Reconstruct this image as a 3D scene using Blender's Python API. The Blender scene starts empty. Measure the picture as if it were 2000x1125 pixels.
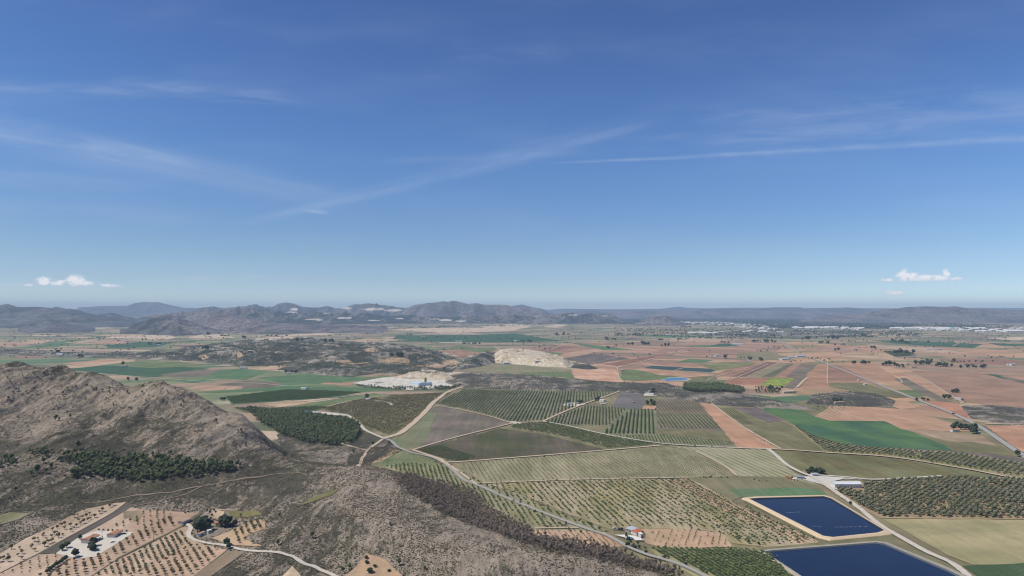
import bpy, bmesh, math, random
import numpy as np
from mathutils import Vector, Matrix
random.seed(7); RS = np.random.RandomState(11)
C = bpy.context.scene.collection
SC = bpy.context.scene
R = math.radians

# ------------------------------------------------------------------ camera
F = 1380.0                      # focal length in photo pixels (2000 wide)
HZ = 604.0                      # photo row of the level horizon
CZ = 250.0                      # camera height above the plain
PITCH = math.atan((HZ - 562.5) / F)
cam_d = bpy.data.cameras.new('camera'); cam = bpy.data.objects.new('camera', cam_d); C.objects.link(cam)
cam.location = (0, 0, CZ); cam.rotation_euler = (math.pi / 2 + PITCH, 0, 0)
cam_d.sensor_width = 36; cam_d.lens = F / 2000 * 36; cam_d.clip_start = 1; cam_d.clip_end = 200000
SC.camera = cam

# ------------------------------------------------------------------ sun, sky, exposure
SUN_AZ, SUN_EL = R(-95), R(56)
tosun = Vector((math.sin(SUN_AZ) * math.cos(SUN_EL), math.cos(SUN_AZ) * math.cos(SUN_EL), math.sin(SUN_EL)))
sl = bpy.data.lights.new('sun', 'SUN'); sl.energy = 4.7; sl.angle = R(0.5); sl.color = (1.0, 0.955, 0.90)
so = bpy.data.objects.new('sun', sl); C.objects.link(so); so.rotation_euler = tosun.to_track_quat('Z', 'Y').to_euler()
SC.view_settings.view_transform = 'Standard'; SC.view_settings.look = 'None'; SC.view_settings.gamma = 1
SC.view_settings.exposure = 0.0
SC.cycles.use_denoising = True; SC.cycles.pixel_filter_type = 'BLACKMAN_HARRIS'; SC.cycles.filter_width = 1.15
SC.cycles.max_bounces = 3; SC.cycles.diffuse_bounces = 1; SC.cycles.glossy_bounces = 2
SC.cycles.transparent_max_bounces = 16; SC.cycles.volume_bounces = 0; SC.cycles.transmission_bounces = 2
SC.cycles.caustics_reflective = False; SC.cycles.caustics_refractive = False

def lin(h, k=1.0):
    h = h.lstrip('#'); o = []
    for i in (0, 2, 4):
        c = int(h[i:i + 2], 16) / 255
        o.append(k * (c / 12.92 if c <= 0.04045 else ((c + 0.055) / 1.055) ** 2.4))
    return (o[0] * .99, o[1], o[2] * .955)

class NT:
    """tiny node helper"""
    def __init__(s, tree): s.t = tree; s.n = tree.nodes; s.l = tree.links
    def node(s, typ, ins=None, **kw):
        n = s.n.new(typ)
        for k, v in kw.items(): setattr(n, k, v)
        for k, v in (ins or {}).items():
            sock = n.inputs[k]
            if hasattr(v, 'is_output'): s.l.new(v, sock)
            else: sock.default_value = v
        return n
    def m(s, op, a, b=0.0, c=0.0, clamp=False):
        n = s.node('ShaderNodeMath', {0: a, 1: b, 2: c}, operation=op); n.use_clamp = clamp
        return n.outputs[0]
    def mix(s, f, a, b, mode='MIX'):
        n = s.n.new('ShaderNodeMix'); n.data_type = 'RGBA'; n.blend_type = mode; n.clamp_factor = True
        for i, v in ((0, f), (6, a), (7, b)):
            if hasattr(v, 'is_output'): s.l.new(v, n.inputs[i])
            else: n.inputs[i].default_value = v if i == 0 else (*v[:3], 1)
        return n.outputs[2]
    def vec(s, src, loc=(0, 0, 0), rot=0, scale=(1, 1, 1)):
        return s.node('ShaderNodeMapping', {0: src, 1: loc, 2: (0, 0, rot), 3: scale}).outputs[0]
    def noise(s, vec, scale, detail=3, rough=.55, dist=0.0):
        return s.node('ShaderNodeTexNoise', {'Vector': vec, 'Scale': scale, 'Detail': detail, 'Roughness': rough, 'Distortion': dist}).outputs[0]
    def rng(s, v, a, b, c=0.0, d=1.0, smooth=True):
        n = s.node('ShaderNodeMapRange', {0: v, 1: a, 2: b, 3: c, 4: d}, interpolation_type='SMOOTHSTEP' if smooth else 'LINEAR')
        return n.outputs[0]
    def ramp(s, f, stops, const=False):
        n = s.node('ShaderNodeValToRGB', {0: f}); r = n.color_ramp
        if const: r.interpolation = 'CONSTANT'
        while len(r.elements) < len(stops): r.elements.new(0.5)
        for e, (p, c) in zip(r.elements, stops): e.position = p; e.color = (*c[:3], 1)
        return n.outputs[0]
    def xyz(s, v):
        n = s.node('ShaderNodeSeparateXYZ', {0: v}); return n.outputs

# ---- world: Nishita sky plus high cirrus drawn by direction
w = bpy.data.worlds.new('World'); SC.world = w; w.use_nodes = True
T = NT(w.node_tree); w.node_tree.nodes.clear()
sky = T.node('ShaderNodeTexSky', sky_type='NISHITA', sun_disc=False, sun_elevation=SUN_EL, sun_rotation=SUN_AZ,
             altitude=900.0, air_density=1.0, dust_density=0.35, ozone_density=2.2)
gen = T.node('ShaderNodeTexCoord').outputs['Generated']
gx, gy, gz = T.xyz(gen)[0:3]
gyc = T.m('MAXIMUM', gy, 0.05)
U = T.m('DIVIDE', gx, gyc); V = T.m('DIVIDE', gz, gyc)
uvw = T.node('ShaderNodeCombineXYZ', {0: U, 1: V, 2: 0.0}).outputs[0]
def pu(p): return (p - 1000) / F
def pv(p): return (HZ - p) / F
def streak(x0, y0, x1, y1, w0, w1, amp, nsx, nsy, seed, lo=.35, hi=.75, fin=.1, fout=.1):
    a = math.atan2(pv(y1) - pv(y0), pu(x1) - pu(x0)); L = math.hypot(pv(y1) - pv(y0), pu(x1) - pu(x0))
    # coordinates along (s) and across (t) the streak
    du = T.m('SUBTRACT', U, pu(x0)); dv = T.m('SUBTRACT', V, pv(y0))
    s_ = T.m('DIVIDE', T.m('ADD', T.m('MULTIPLY', du, math.cos(a)), T.m('MULTIPLY', dv, math.sin(a))), L)
    t_ = T.m('SUBTRACT', T.m('MULTIPLY', dv, math.cos(a)), T.m('MULTIPLY', du, math.sin(a)))
    wv = T.node('ShaderNodeCombineXYZ', {0: T.m('MULTIPLY', s_, L * nsx), 1: T.m('MULTIPLY', t_, nsy), 2: float(seed)}).outputs[0]
    wob = T.m('MULTIPLY', T.m('SUBTRACT', T.noise(wv, .35, 2, .5), .5), w1 / F * 1.6)
    wd = T.m('MULTIPLY_ADD', s_, (w1 - w0) / F, w0 / F)
    q = T.m('DIVIDE', T.m('ADD', t_, wob), T.m('MAXIMUM', wd, .0005))
    g = T.m('EXPONENT', T.m('MULTIPLY', T.m('MULTIPLY', q, q), -1.0))
    e = T.m('MULTIPLY', T.rng(s_, 0.0, fin), T.rng(s_, 1.0, 1.0 - fout))
    nz = T.rng(T.noise(wv, 1.0, 6, .62, .6), lo, hi)
    return T.m('MULTIPLY', T.m('MULTIPLY', T.m('MULTIPLY', g, e), nz), amp)
sts = [
    streak(-250, 205, 760, 405, 26, 20, .30, 5, 50, 1, .15, .8, .02, .3),
    streak(430, 447, 1330, 225, 7, 18, .20, 5, 50, 2, .2, .8, .15, .2),
    streak(585, 410, 650, 416, 3, 4, .3, 9, 60, 3, .1, .7, .4, .4),
    streak(1050, 320, 2150, 262, 2, 8, .22, 10, 70, 4, .25, .65, .12, .05),
    streak(1160, 288, 2150, 225, 7, 34, .20, 7, 50, 5, .3, .8, .15, .05),
    streak(1250, 232, 2150, 185, 12, 40, .15, 8, 50, 6, .35, .8, .2, .05),
    streak(180, 158, 620, 190, 16, 12, .24, 6, 55, 7, .3, .75, .25, .3),
    streak(-150, 160, 330, 178, 10, 14, .22, 6, 45, 8, .3, .8, .1, .3),
    streak(-100, 340, 420, 372, 22, 10, .14, 5, 40, 9, .25, .8, .05, .4),
    streak(-100, 395, 500, 432, 30, 18, .12, 5, 40, 10, .25, .8, .05, .4),
    streak(700, 318, 1200, 296, 8, 8, .10, 6, 45, 11, .3, .8, .2, .3),
    streak(220, 552, 560, 540, 9, 7, .25, 12, 60, 12, .35, .75, .3, .3),
    streak(-100, 560, 260, 572, 12, 10, .28, 14, 60, 13, .3, .75, .1, .3),
    streak(830, 95, 1150, 100, 20, 20, .08, 6, 30, 14, .3, .8, .3, .3),
]
cov = sts[0]
for s_ in sts[1:]: cov = T.m('ADD', cov, s_)
veil = T.m('MULTIPLY', T.rng(T.noise(T.vec(uvw, scale=(2.0, 9.0, 1), rot=R(-6)), 1.3, 4, .55), .42, .8), .07)
cov = T.m('MULTIPLY', T.m('ADD', cov, veil, clamp=True), T.rng(gy, .05, .3))
sr, sg, sb = T.node('ShaderNodeSeparateColor', {0: T.mix(1.0, sky.outputs[0], (0.98, 0.94, 1.12), 'MULTIPLY')}).outputs[0:3]
LIFT = T.m('ADD', T.rng(gz, .0, .045, 1.14, .93), T.rng(gz, .05, .3, .0, .07))
def chan(c, a, g): return T.m('MULTIPLY', T.m('MULTIPLY', T.m('POWER', T.m('MULTIPLY', c, .1), g), a * 14.4), T.m('MULTIPLY', LIFT, T.rng(gx, -.65, .65, .86, 1.13, False)))
SKY_GRADE = T.node('ShaderNodeCombineColor', {0: chan(sr, .665, 1.30), 1: T.m('MULTIPLY', chan(sg, .90, 1.41), T.m('ADD', T.rng(gz, .0, .05, .08, .0), T.rng(gz, .08, .24, .93, 1.06))), 2: T.m('MULTIPLY', chan(sb, .84, 1.37), T.m('ADD', T.rng(gz, .0, .09, 1.16, .91), T.rng(gz, .09, .24, .0, .09)))}).outputs[0]
hs = T.node('ShaderNodeHueSaturation', {'Saturation': 1.0, 'Value': 1.0, 'Color': SKY_GRADE})
CIRRUS = (6.2, 7.0, 8.2)
skc = T.mix(cov, hs.outputs[0], CIRRUS)
def cumulus(puffs, base, seed, skc):
    nz = T.noise(T.vec(uvw, loc=(seed, 0, 0), scale=(1, 1.5, 1)), 95, 7, .62, .3); n2 = T.noise(T.vec(uvw, loc=(seed, 2, 0)), 240, 4, .6)
    f = None
    for px, py, a, b in puffs:
        qx = T.m('DIVIDE', T.m('SUBTRACT', U, pu(px)), a * 1.5 / F); qy = T.m('DIVIDE', T.m('SUBTRACT', V, pv(py)), b * 1.35 / F)
        g = T.m('EXPONENT', T.m('MULTIPLY', T.m('ADD', T.m('MULTIPLY', qx, qx), T.m('MULTIPLY', qy, qy)), -1.0))
        f = g if f is None else T.m('MAXIMUM', f, g)
    f = T.m('ADD', f, T.m('MULTIPLY', T.m('SUBTRACT', nz, .5), 1.7)); f = T.m('ADD', f, T.m('MULTIPLY', T.m('SUBTRACT', n2, .5), .35))
    al = T.m('MULTIPLY', T.rng(f, .38, .95), T.rng(V, pv(base + 4), pv(base - 5), .0, 1.0))
    lit = T.rng(T.m('ADD', f, T.m('MULTIPLY', T.m('SUBTRACT', V, pv(base)), F / 22)), .5, 1.5)
    return T.mix(T.m('MULTIPLY', al, .92), skc, T.mix(lit, (5.6, 6.3, 7.6), (9.4, 9.3, 9.5)))
skc = cumulus([(57, 557, 9, 3), (85, 550, 15, 9), (112, 553, 16, 6), (146, 549, 20, 11), (160, 554, 26, 6), (212, 558, 20, 4)], 562, 3.1, skc)
skc = cumulus([(1733, 547, 12, 4), (1764, 539, 14, 12), (1783, 541, 14, 9), (1806, 543, 20, 7), (1836, 543, 20, 6), (1850, 534, 7, 8), (1868, 545, 12, 4)], 552, 7.7, skc)
skc = cumulus([(1750, 573, 18, 5)], 580, 5.2, skc)
bg = T.node('ShaderNodeBackground', {'Color': skc, 'Strength': 0.1})
T.l.new(bg.outputs[0], T.node('ShaderNodeOutputWorld').inputs[0])

# ------------------------------------------------------------------ helpers: pixels -> world
def ray(px, py):
    d = Vector(((px - 1000) / F, 1.0, -(py - 562.5) / F))
    c, s = math.cos(PITCH), math.sin(PITCH)
    y = d.y * c - d.z * s; z = d.y * s + d.z * c
    return d.x / y, z / y                       # per metre of forward distance
def gp(px, py, z=0.0):
    u, v = ray(px, py); D = (z - CZ) / v
    return (u * D, D)
def at(px, py, D):                              # point at forward distance D
    u, v = ray(px, py); return (u * D, D, CZ + v * D)

# ------------------------------------------------------------------ numpy noise
_perm = RS.rand(256, 256)
def vnoise(x, y, seed=0):
    x = x + seed * 17.3; y = y + seed * 9.7
    ix = np.floor(x).astype(int); iy = np.floor(y).astype(int); fx = x - ix; fy = y - iy
    fx = fx * fx * (3 - 2 * fx); fy = fy * fy * (3 - 2 * fy)
    g = lambda a, b: _perm[a % 256, b % 256]
    return (g(ix, iy) * (1 - fx) + g(ix + 1, iy) * fx) * (1 - fy) + (g(ix, iy + 1) * (1 - fx) + g(ix + 1, iy + 1) * fx) * fy
def fbm(x, y, seed=0, oct=5, rough=.5, ridged=False):
    a, s, t = 1.0, 0.0, 0.0
    for i in range(oct):
        n = vnoise(x * 2 ** i, y * 2 ** i, seed + i * 3)
        if ridged: n = 1 - abs(2 * n - 1)
        s = s + a * n; t += a; a *= rough
    return s / t

# ------------------------------------------------------------------ mesh helpers
def np_mesh(name, v, f, mats, mi=None, smooth=False):
    """v (n,3), f (m,k) arrays of equal-size faces"""
    me = bpy.data.meshes.new(name); v = np.asarray(v, np.float32); f = np.asarray(f, np.int32)
    m, k = f.shape
    me.vertices.add(len(v)); me.vertices.foreach_set('co', v.ravel())
    me.loops.add(m * k); me.loops.foreach_set('vertex_index', f.ravel())
    me.polygons.add(m); me.polygons.foreach_set('loop_start', np.arange(0, m * k, k, dtype=np.int32))
    me.polygons.foreach_set('loop_total', np.full(m, k, np.int32))
    if mi is not None: me.polygons.foreach_set('material_index', np.asarray(mi, np.int32))
    if smooth: me.polygons.foreach_set('use_smooth', np.ones(m, bool))
    for x in (mats if isinstance(mats, (list, tuple)) else [mats]): me.materials.append(x)
    me.update(calc_edges=True); me.validate()
    return me
def link(name, me, parent=None, loc=None, rz=0, label=None, cat=None, group=None, kind=None):
    o = bpy.data.objects.new(name, me); C.objects.link(o)
    if parent: o.parent = parent
    if loc is not None: o.location = loc
    o.rotation_euler = (0, 0, rz)
    if label: o['label'] = label
    if cat: o['category'] = cat
    if group: o['group'] = group
    if kind: o['kind'] = kind
    return o

# ------------------------------------------------------------------ materials
KA = 0.80
MC = {}
def principled(T, col, rough=.95, bump=None, spec=.15):
    ins = {'Base Color': col, 'Roughness': rough, 'Specular IOR Level': spec}
    if bump is not None: ins['Normal'] = bump
    b = T.node('ShaderNodeBsdfPrincipled', ins)
    T.l.new(b.outputs[0], T.node('ShaderNodeOutputMaterial').inputs[0]); return b
def newmat(name):
    m = bpy.data.materials.new(name); m.use_nodes = True; m.node_tree.nodes.clear()
    T = NT(m.node_tree); pos = T.node('ShaderNodeNewGeometry').outputs['Position']
    return m, T, pos
def mul(c, k): return tuple(min(1, x * k) for x in c)

def field(hx, hx2=None, rows=None, vp=1000, rowcol=None, amt=.5, blotch=60.0, vary=.32):
    """soil or crop colour with large blotches, fine grain and, if rows, tillage or planting lines (metres)"""
    key = ('f', hx, hx2, rows, vp, rowcol, amt, blotch, vary)
    if key in MC: return MC[key]
    m, T, pos = newmat('field_surface')
    c = lin(hx, KA); c2 = lin(hx2, KA) if hx2 else mul(c, .78)
    ang = math.atan2((vp - 1000) / F, 1.0)
    n1 = T.noise(T.vec(pos, rot=ang, scale=(1, .35, 1)), 1 / blotch, 5, .6)
    n2 = T.noise(pos, .45, 4, .7)
    n3 = T.noise(T.vec(pos, rot=ang, scale=(1, .04, 1)), .12, 3, .6)
    col = T.mix(T.rng(n1, .40, .60), c, c2)
    n4 = T.noise(T.vec(pos, rot=-ang, scale=(.5, 1, 1)), .012, 6, .7)
    col = T.mix(1.0, col, T.ramp(n4, [(.35, (.76, .80, .76)), (.65, (1.16, 1.13, 1.13))]), 'MULTIPLY')
    col = T.mix(1.0, col, T.ramp(T.m('MULTIPLY_ADD', n3, .5, T.m('MULTIPLY', n2, .5)), [(.3, (1 - vary,) * 3), (.7, (1 + vary * .6,) * 3)]), 'MULTIPLY')
    if rows:
        x = T.xyz(T.vec(pos, rot=ang))[0]
        s_ = T.m('MULTIPLY_ADD', T.m('SINE', T.m('MULTIPLY', x, 2 * math.pi / rows)), .5, .5)
        mk = T.m('MULTIPLY', T.rng(s_, .35, .75), T.rng(T.noise(pos, .05, 3, .6), .25, .5, .5, 1.0))
        col = T.mix(T.m('MULTIPLY', mk, amt), col, lin(rowcol or '6a6a4a', KA))
    principled(T, col); MC[key] = m; return m

def scrub_mat(name, scrub=('5a5448', '6c6658'), rock=('b09c8c', '8f8072'), grass='77714f', rot=0.0, cover=.5, streak=.5, sc=1.0, speck=.9, green=.35):
    """rocky Mediterranean hillside: limestone bands and slabs showing through low dark scrub"""
    m, T, pos = newmat(name)
    v1 = T.vec(pos, rot=rot, scale=(sc, sc * .2, sc))
    big = T.noise(pos, .009 * sc, 4, .6, .4)
    st = T.noise(v1, .075, 5, .68, .8)
    mid = T.noise(pos, .05 * sc, 5, .7, .3)
    mask = T.m('ADD', T.m('MULTIPLY', big, .9), T.m('ADD', T.m('MULTIPLY', st, streak), T.m('MULTIPLY', mid, 1 - streak * .6)))
    fine = T.noise(pos, .80 * sc, 4, .8)
    fine2 = T.noise(T.vec(pos, rot=rot + .3, scale=(1, .55, 1)), .30 * sc, 4, .7)
    mm = T.m('ADD', mask, T.m('MULTIPLY', T.m('SUBTRACT', T.m('MULTIPLY_ADD', fine, .6, T.m('MULTIPLY', fine2, .4)), .5), speck))
    k0 = .95 + (cover - .5) * .6 + (1 - streak) * .12
    mm = T.m('ADD', mm, T.node('ShaderNodeAttribute', attribute_name='rocky').outputs['Fac'])
    rk = T.rng(mm, k0 - .05, k0 + .09)
    scol = T.mix(T.rng(T.noise(pos, .03, 4, .6), .35, .65), lin(scrub[0], KA), lin(scrub[1], KA))
    scol = T.mix(T.m('MULTIPLY', T.rng(T.noise(pos, .006, 3, .5, 1.0), .48, .66), green), scol, lin(grass, KA))
    rcol = T.mix(T.rng(T.noise(v1, .16, 4, .65), .35, .65), lin(rock[0], KA), lin(rock[1], KA))
    col = T.mix(rk, scol, rcol)
    col = T.mix(1.0, col, T.ramp(fine, [(.3, (.55,) * 3), (.7, (1.32,) * 3)]), 'MULTIPLY')
    bp = T.node('ShaderNodeBump', {'Strength': .9, 'Distance': 1.6 / sc, 'Height': T.m('ADD', fine, T.m('MULTIPLY', st, 1.2))})
    principled(T, col, bump=bp.outputs[0]); return m

def leafy(name, a, b, island=True, trans=0.0):
    m, T, pos = newmat(name)
    g = T.node('ShaderNodeNewGeometry'); r = g.outputs['Random Per Island'] if island else T.node('ShaderNodeObjectInfo').outputs['Random']
    col = T.mix(r, lin(a, KA), lin(b, KA))
    n = T.noise(pos, 1.3, 3, .7)
    col = T.mix(1.0, col, T.ramp(n, [(.3, (.72,) * 3), (.7, (1.22,) * 3)]), 'MULTIPLY')
    col = T.mix(1.0, col, T.ramp(T.noise(pos, .16, 2, .6), [(.3, (.72, .72, .74)), (.7, (1.3, 1.28, 1.15))]), 'MULTIPLY')
    principled(T, col, .9); return m
def plain(name, hx, rough=.8, var=.12, scale=.7, spec=.2):
    key = ('p', name, hx)
    if key in MC: return MC[key]
    m, T, pos = newmat(name)
    c = lin(hx, KA)
    col = T.mix(T.rng(T.noise(pos, scale, 4, .65), .3, .7), mul(c, 1 - var), mul(c, 1 + var))
    principled(T, col, rough, spec=spec); MC[key] = m; return m

M_track = plain('packed_earth', 'cbb49c', var=.10, scale=.35)
M_gravel = plain('pale_gravel', 'cdc2b4', var=.10, scale=.3)
M_asph = plain('worn_asphalt', 'a7a29b', var=.06, scale=.2)
M_bark = plain('bark', '6b5a4a')
M_almond = leafy('almond_leaves', '665b46', '84745a')
M_olive = leafy('olive_leaves', '5a5f4c', '757760')
M_green = leafy('orchard_leaves', '4f5e3e', '69764e')
M_pine = leafy('pine_needles', '525c45', '6e7857')
M_dark = leafy('dark_leaves', '39443a', '4e5a48')
M_bare = leafy('bare_twigs', '71655e', '8a7c74')
M_shrub = leafy('scrub_leaves', '565244', '746c5a')
M_stone = leafy('limestone', '9c8b7c', 'c4b2a0')

# ------------------------------------------------------------------ the foreground terrain
GX0, GX1, GY0, GY1, GS = -1250.0, 520.0, 380.0, 1750.0, 3.0
ctrl = []
def cz(px, py, z): x, y = gp(px, py, z); ctrl.append((x, y, z))
def cd(px, py, D): ctrl.append(at(px, py, D))
for a in [(-150, 1125, 24), (0, 1125, 20), (200, 1125, 18), (400, 1125, 18), (520, 1125, 20), (-200, 1300, 15), (200, 1300, 12), (500, 1300, 14), (900, 1300, 10),
          (0, 1040, 26), (200, 1060, 21), (350, 1060, 20), (460, 1060, 20), (0, 1000, 32), (200, 975, 27), (370, 1000, 23), (480, 1010, 22),
          (300, 960, 31), (120, 960, 36), (430, 950, 30), (500, 975, 27), (150, 920, 46), (300, 918, 43), (430, 920, 41), (0, 900, 52), (-200, 900, 60),
          (540, 900, 22), (600, 880, 8), (640, 880, 4), (560, 935, 34), (600, 925, 36), (640, 922, 40), (560, 1000, 27),
          (600, 1000, 31), (640, 1060, 24), (700, 1000, 36), (760, 1010, 34), (850, 1060, 27), (950, 1100, 24), (1100, 1125, 15), (700, 1110, 17), (600, 1110, 18), (800, 1125, 17),
          (760, 1060, 27), (900, 1125, 19)]: cz(*a)
for a in [(-300, 700, 1330), (-120, 708, 1290), (0, 713, 1250), (60, 714, 1250), (110, 719, 1245), (150, 725, 1240), (190, 738, 1230), (235, 752, 1225), (258, 758, 1215), (280, 752, 1190), (300, 748, 1175),
          (325, 751, 1165), (350, 763, 1150), (375, 775, 1140), (400, 785, 1130), (440, 805, 1110), (470, 815, 1100), (490, 829, 1090), (520, 850, 1075), (545, 875, 1060), (565, 893, 1045),
          (0, 830, 1075), (100, 830, 1060), (250, 835, 1050), (360, 840, 1035), (430, 860, 1010), (480, 885, 990), (60, 770, 1170), (200, 790, 1150), (320, 800, 1105), (400, 820, 1080),
          (660, 908, 965), (700, 908, 950), (735, 918, 925), (765, 940, 890), (800, 968, 850), (840, 995, 812), (900, 1028, 760), (960, 1053, 715), (1030, 1070, 690), (1100, 1086, 665), (1180, 1104, 650), (1260, 1124, 640)]: cd(*a)
for a in [(-300, 1560), (0, 1520), (100, 1500), (200, 1480), (300, 1420), (400, 1330), (480, 1260), (540, 1190)]:
    u, _ = ray(a[0], 700); ctrl.append((u * a[1], a[1], 8)); ctrl.append((u * (a[1] + 180), a[1] + 180, -6))
for a in [(600, 858), (680, 868), (720, 880), (740, 892), (780, 915), (830, 930), (900, 955), (960, 990), (1040, 1032), (1130, 1058), (1220, 1085), (1320, 1115), (1450, 1150), (1450, 1300), (1300, 1300), (1200, 1150),
          (900, 900), (1100, 950), (1400, 1050), (760, 860), (650, 840), (560, 830)]:
    x, y = gp(*a, 0); ctrl.append((x, y, -4.0 if a[1] > 900 else -2.5))
for x in (-1250, -800, -300, 200, 500): ctrl.append((x, 1750, -8))
ctrl = np.array(ctrl)
PLAINP = [(500, 800), (560, 834), (600, 862), (680, 872), (740, 895), (830, 932), (960, 992), (1130, 1060), (1320, 1118), (1500, 1170), (2400, 1170), (2400, 800)]
def tps_fit(P, Z, lam=.002):
    P = P / 500.0; r = np.linalg.norm(P[:, None] - P[None], axis=2); K = np.where(r > 0, r * r * np.log(r + 1e-12), 0) + lam * np.eye(len(P))
    A = np.c_[np.ones(len(P)), P]; n = len(P)
    S = np.block([[K, A], [A.T, np.zeros((3, 3))]]); return P, np.linalg.solve(S, np.r_[Z, 0, 0, 0])
TP, TW = tps_fit(ctrl[:, :2], ctrl[:, 2])
gxs = np.arange(GX0, GX1 + .1, GS); gys = np.arange(GY0, GY1 + .1, GS)
X, Y = np.meshgrid(gxs, gys)
H = np.zeros_like(X); n = len(TP)
for i in range(n):
    r2 = (X / 500 - TP[i, 0]) ** 2 + (Y / 500 - TP[i, 1]) ** 2
    H += TW[i] * .5 * r2 * np.log(r2 + 1e-12)
H += TW[n] + TW[n + 1] * X / 500 + TW[n + 2] * Y / 500
H0_ = H.copy()
# relief noise: strong on the rocky slopes, none on the cultivated valley floor
def pip(poly, x, y):
    x = np.asarray(x); y = np.asarray(y); c = np.zeros(x.shape, bool); P = list(poly); j = P[-1]
    for i in P:
        if i[1] != j[1]:
            k = ((i[1] > y) != (j[1] > y)) & (x < (j[0] - i[0]) * (y - i[1]) / (j[1] - i[1]) + i[0]); c ^= k
        j = i
    return c
def sdist(poly, x, y):
    d = np.full(x.shape, 1e9); P = list(poly); j = P[-1]
    for i in P:
        ax, ay = j; bx, by = i; L = (bx - ax) ** 2 + (by - ay) ** 2 + 1e-9
        t = np.clip(((x - ax) * (bx - ax) + (y - ay) * (by - ay)) / L, 0, 1)
        d = np.minimum(d, np.hypot(x - ax - t * (bx - ax), y - ay - t * (by - ay))); j = i
    return np.where(pip(poly, x, y), d, -d)
ca, sa = math.cos(R(66)), math.sin(R(66))
XR, YR = X * ca + Y * sa, -X * sa + Y * ca
rough = np.clip((H - 26) / 45, 0, 1) ** .8
valley = [gp(-200, 1160, 20), gp(560, 1160, 20), gp(530, 1010, 22), gp(390, 998, 23), gp(250, 975, 27), gp(100, 1010, 30), gp(-200, 1080, 30)]
vm = np.clip(sdist(valley, X, Y) / 40 + .5, 0, 1)
rough = np.maximum(rough, np.clip((H - 3) / 20, 0, 1) * .42) * (1 - vm)
H = H + rough * (28 * (fbm(X / 150, Y / 150, 1, 4, .5, True) - .62) + 15 * (fbm(XR / 120, YR / 34, 5, 5, .55, True) - .6) + 2.6 * (fbm(X / 11, Y / 11, 9, 3, .6) - .5) + 9 * np.clip((H - 60) / 50, 0, 1) * (fbm(X / 34, Y / 34, 14, 4, .6, True) - .62)) * np.clip((H + 2) / 10, 0, 1)
ix_ = np.clip(((ctrl[:, 0] - GX0) / GS).astype(int), 0, X.shape[1] - 1); iy_ = np.clip(((ctrl[:, 1] - GY0) / GS).astype(int), 0, X.shape[0] - 1)
res_ = np.clip(H0_[iy_, ix_] - H[iy_, ix_], -25, 25) * .9; wn_ = np.zeros_like(X); ws_ = np.full_like(X, 1e-3)
for a_, b_, r_ in zip(ctrl[:, 0], ctrl[:, 1], res_):          # pull the noisy surface back to the surveyed points
    k_ = np.exp(-((X - a_) ** 2 + (Y - b_) ** 2) / (2 * 32. ** 2)); wn_ += k_ * r_; ws_ += k_
H = H + wn_ / np.maximum(ws_, .6)
H = np.minimum(H, 8 - .50 * np.clip(sdist([gp(*p) for p in PLAINP], X, Y), -3000, 60)) - 0.3

class Relief:                                        # bilinear look-up of a height grid
    def __init__(s, x0, y0, st, H): s.x0, s.y0, s.st, s.H = x0, y0, st, H
    def __call__(s, x, y):
        x = np.asarray(x, float); y = np.asarray(y, float)
        fx = (x - s.x0) / s.st; fy = (y - s.y0) / s.st; h, w_ = s.H.shape
        ok = (fx >= 0) & (fy >= 0) & (fx < w_ - 1) & (fy < h - 1)
        fx = np.clip(fx, 0, w_ - 1.001); fy = np.clip(fy, 0, h - 1.001); i = fx.astype(int); j = fy.astype(int); fx = fx - i; fy = fy - j
        z = (s.H[j, i] * (1 - fx) + s.H[j, i + 1] * fx) * (1 - fy) + (s.H[j + 1, i] * (1 - fx) + s.H[j + 1, i + 1] * fx) * fy
        return np.where(ok, z, -9.0)
RELIEFS = [Relief(GX0, GY0, GS, H)]
def HH(x, y):
    z = np.zeros(np.shape(x))
    for r in RELIEFS: z = np.maximum(z, r(x, y))
    return z
def gt(px, py, dmin=400., dmax=None):                # first hit of a photo ray with the ground
    u, v = ray(px, py)
    far = min(-CZ / v, 60000) if v < 0 else 60000
    d = np.concatenate([np.arange(dmin, min(far, 1800), 1.5), np.arange(1800, min(far, 12000), 8)]) if far > dmin else np.array([far])
    z = CZ + v * d - HH(u * d, d)
    k = np.nonzero(z <= 0)[0]
    D = d[k[0]] if len(k) else far
    return (u * D, D, float(HH(u * D, D)))
def grid_faces(h, w_):
    i = np.arange(h * w_).reshape(h, w_)
    return np.stack([i[:-1, :-1], i[:-1, 1:], i[1:, 1:], i[1:, :-1]], -1).reshape(-1, 4)

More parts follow.
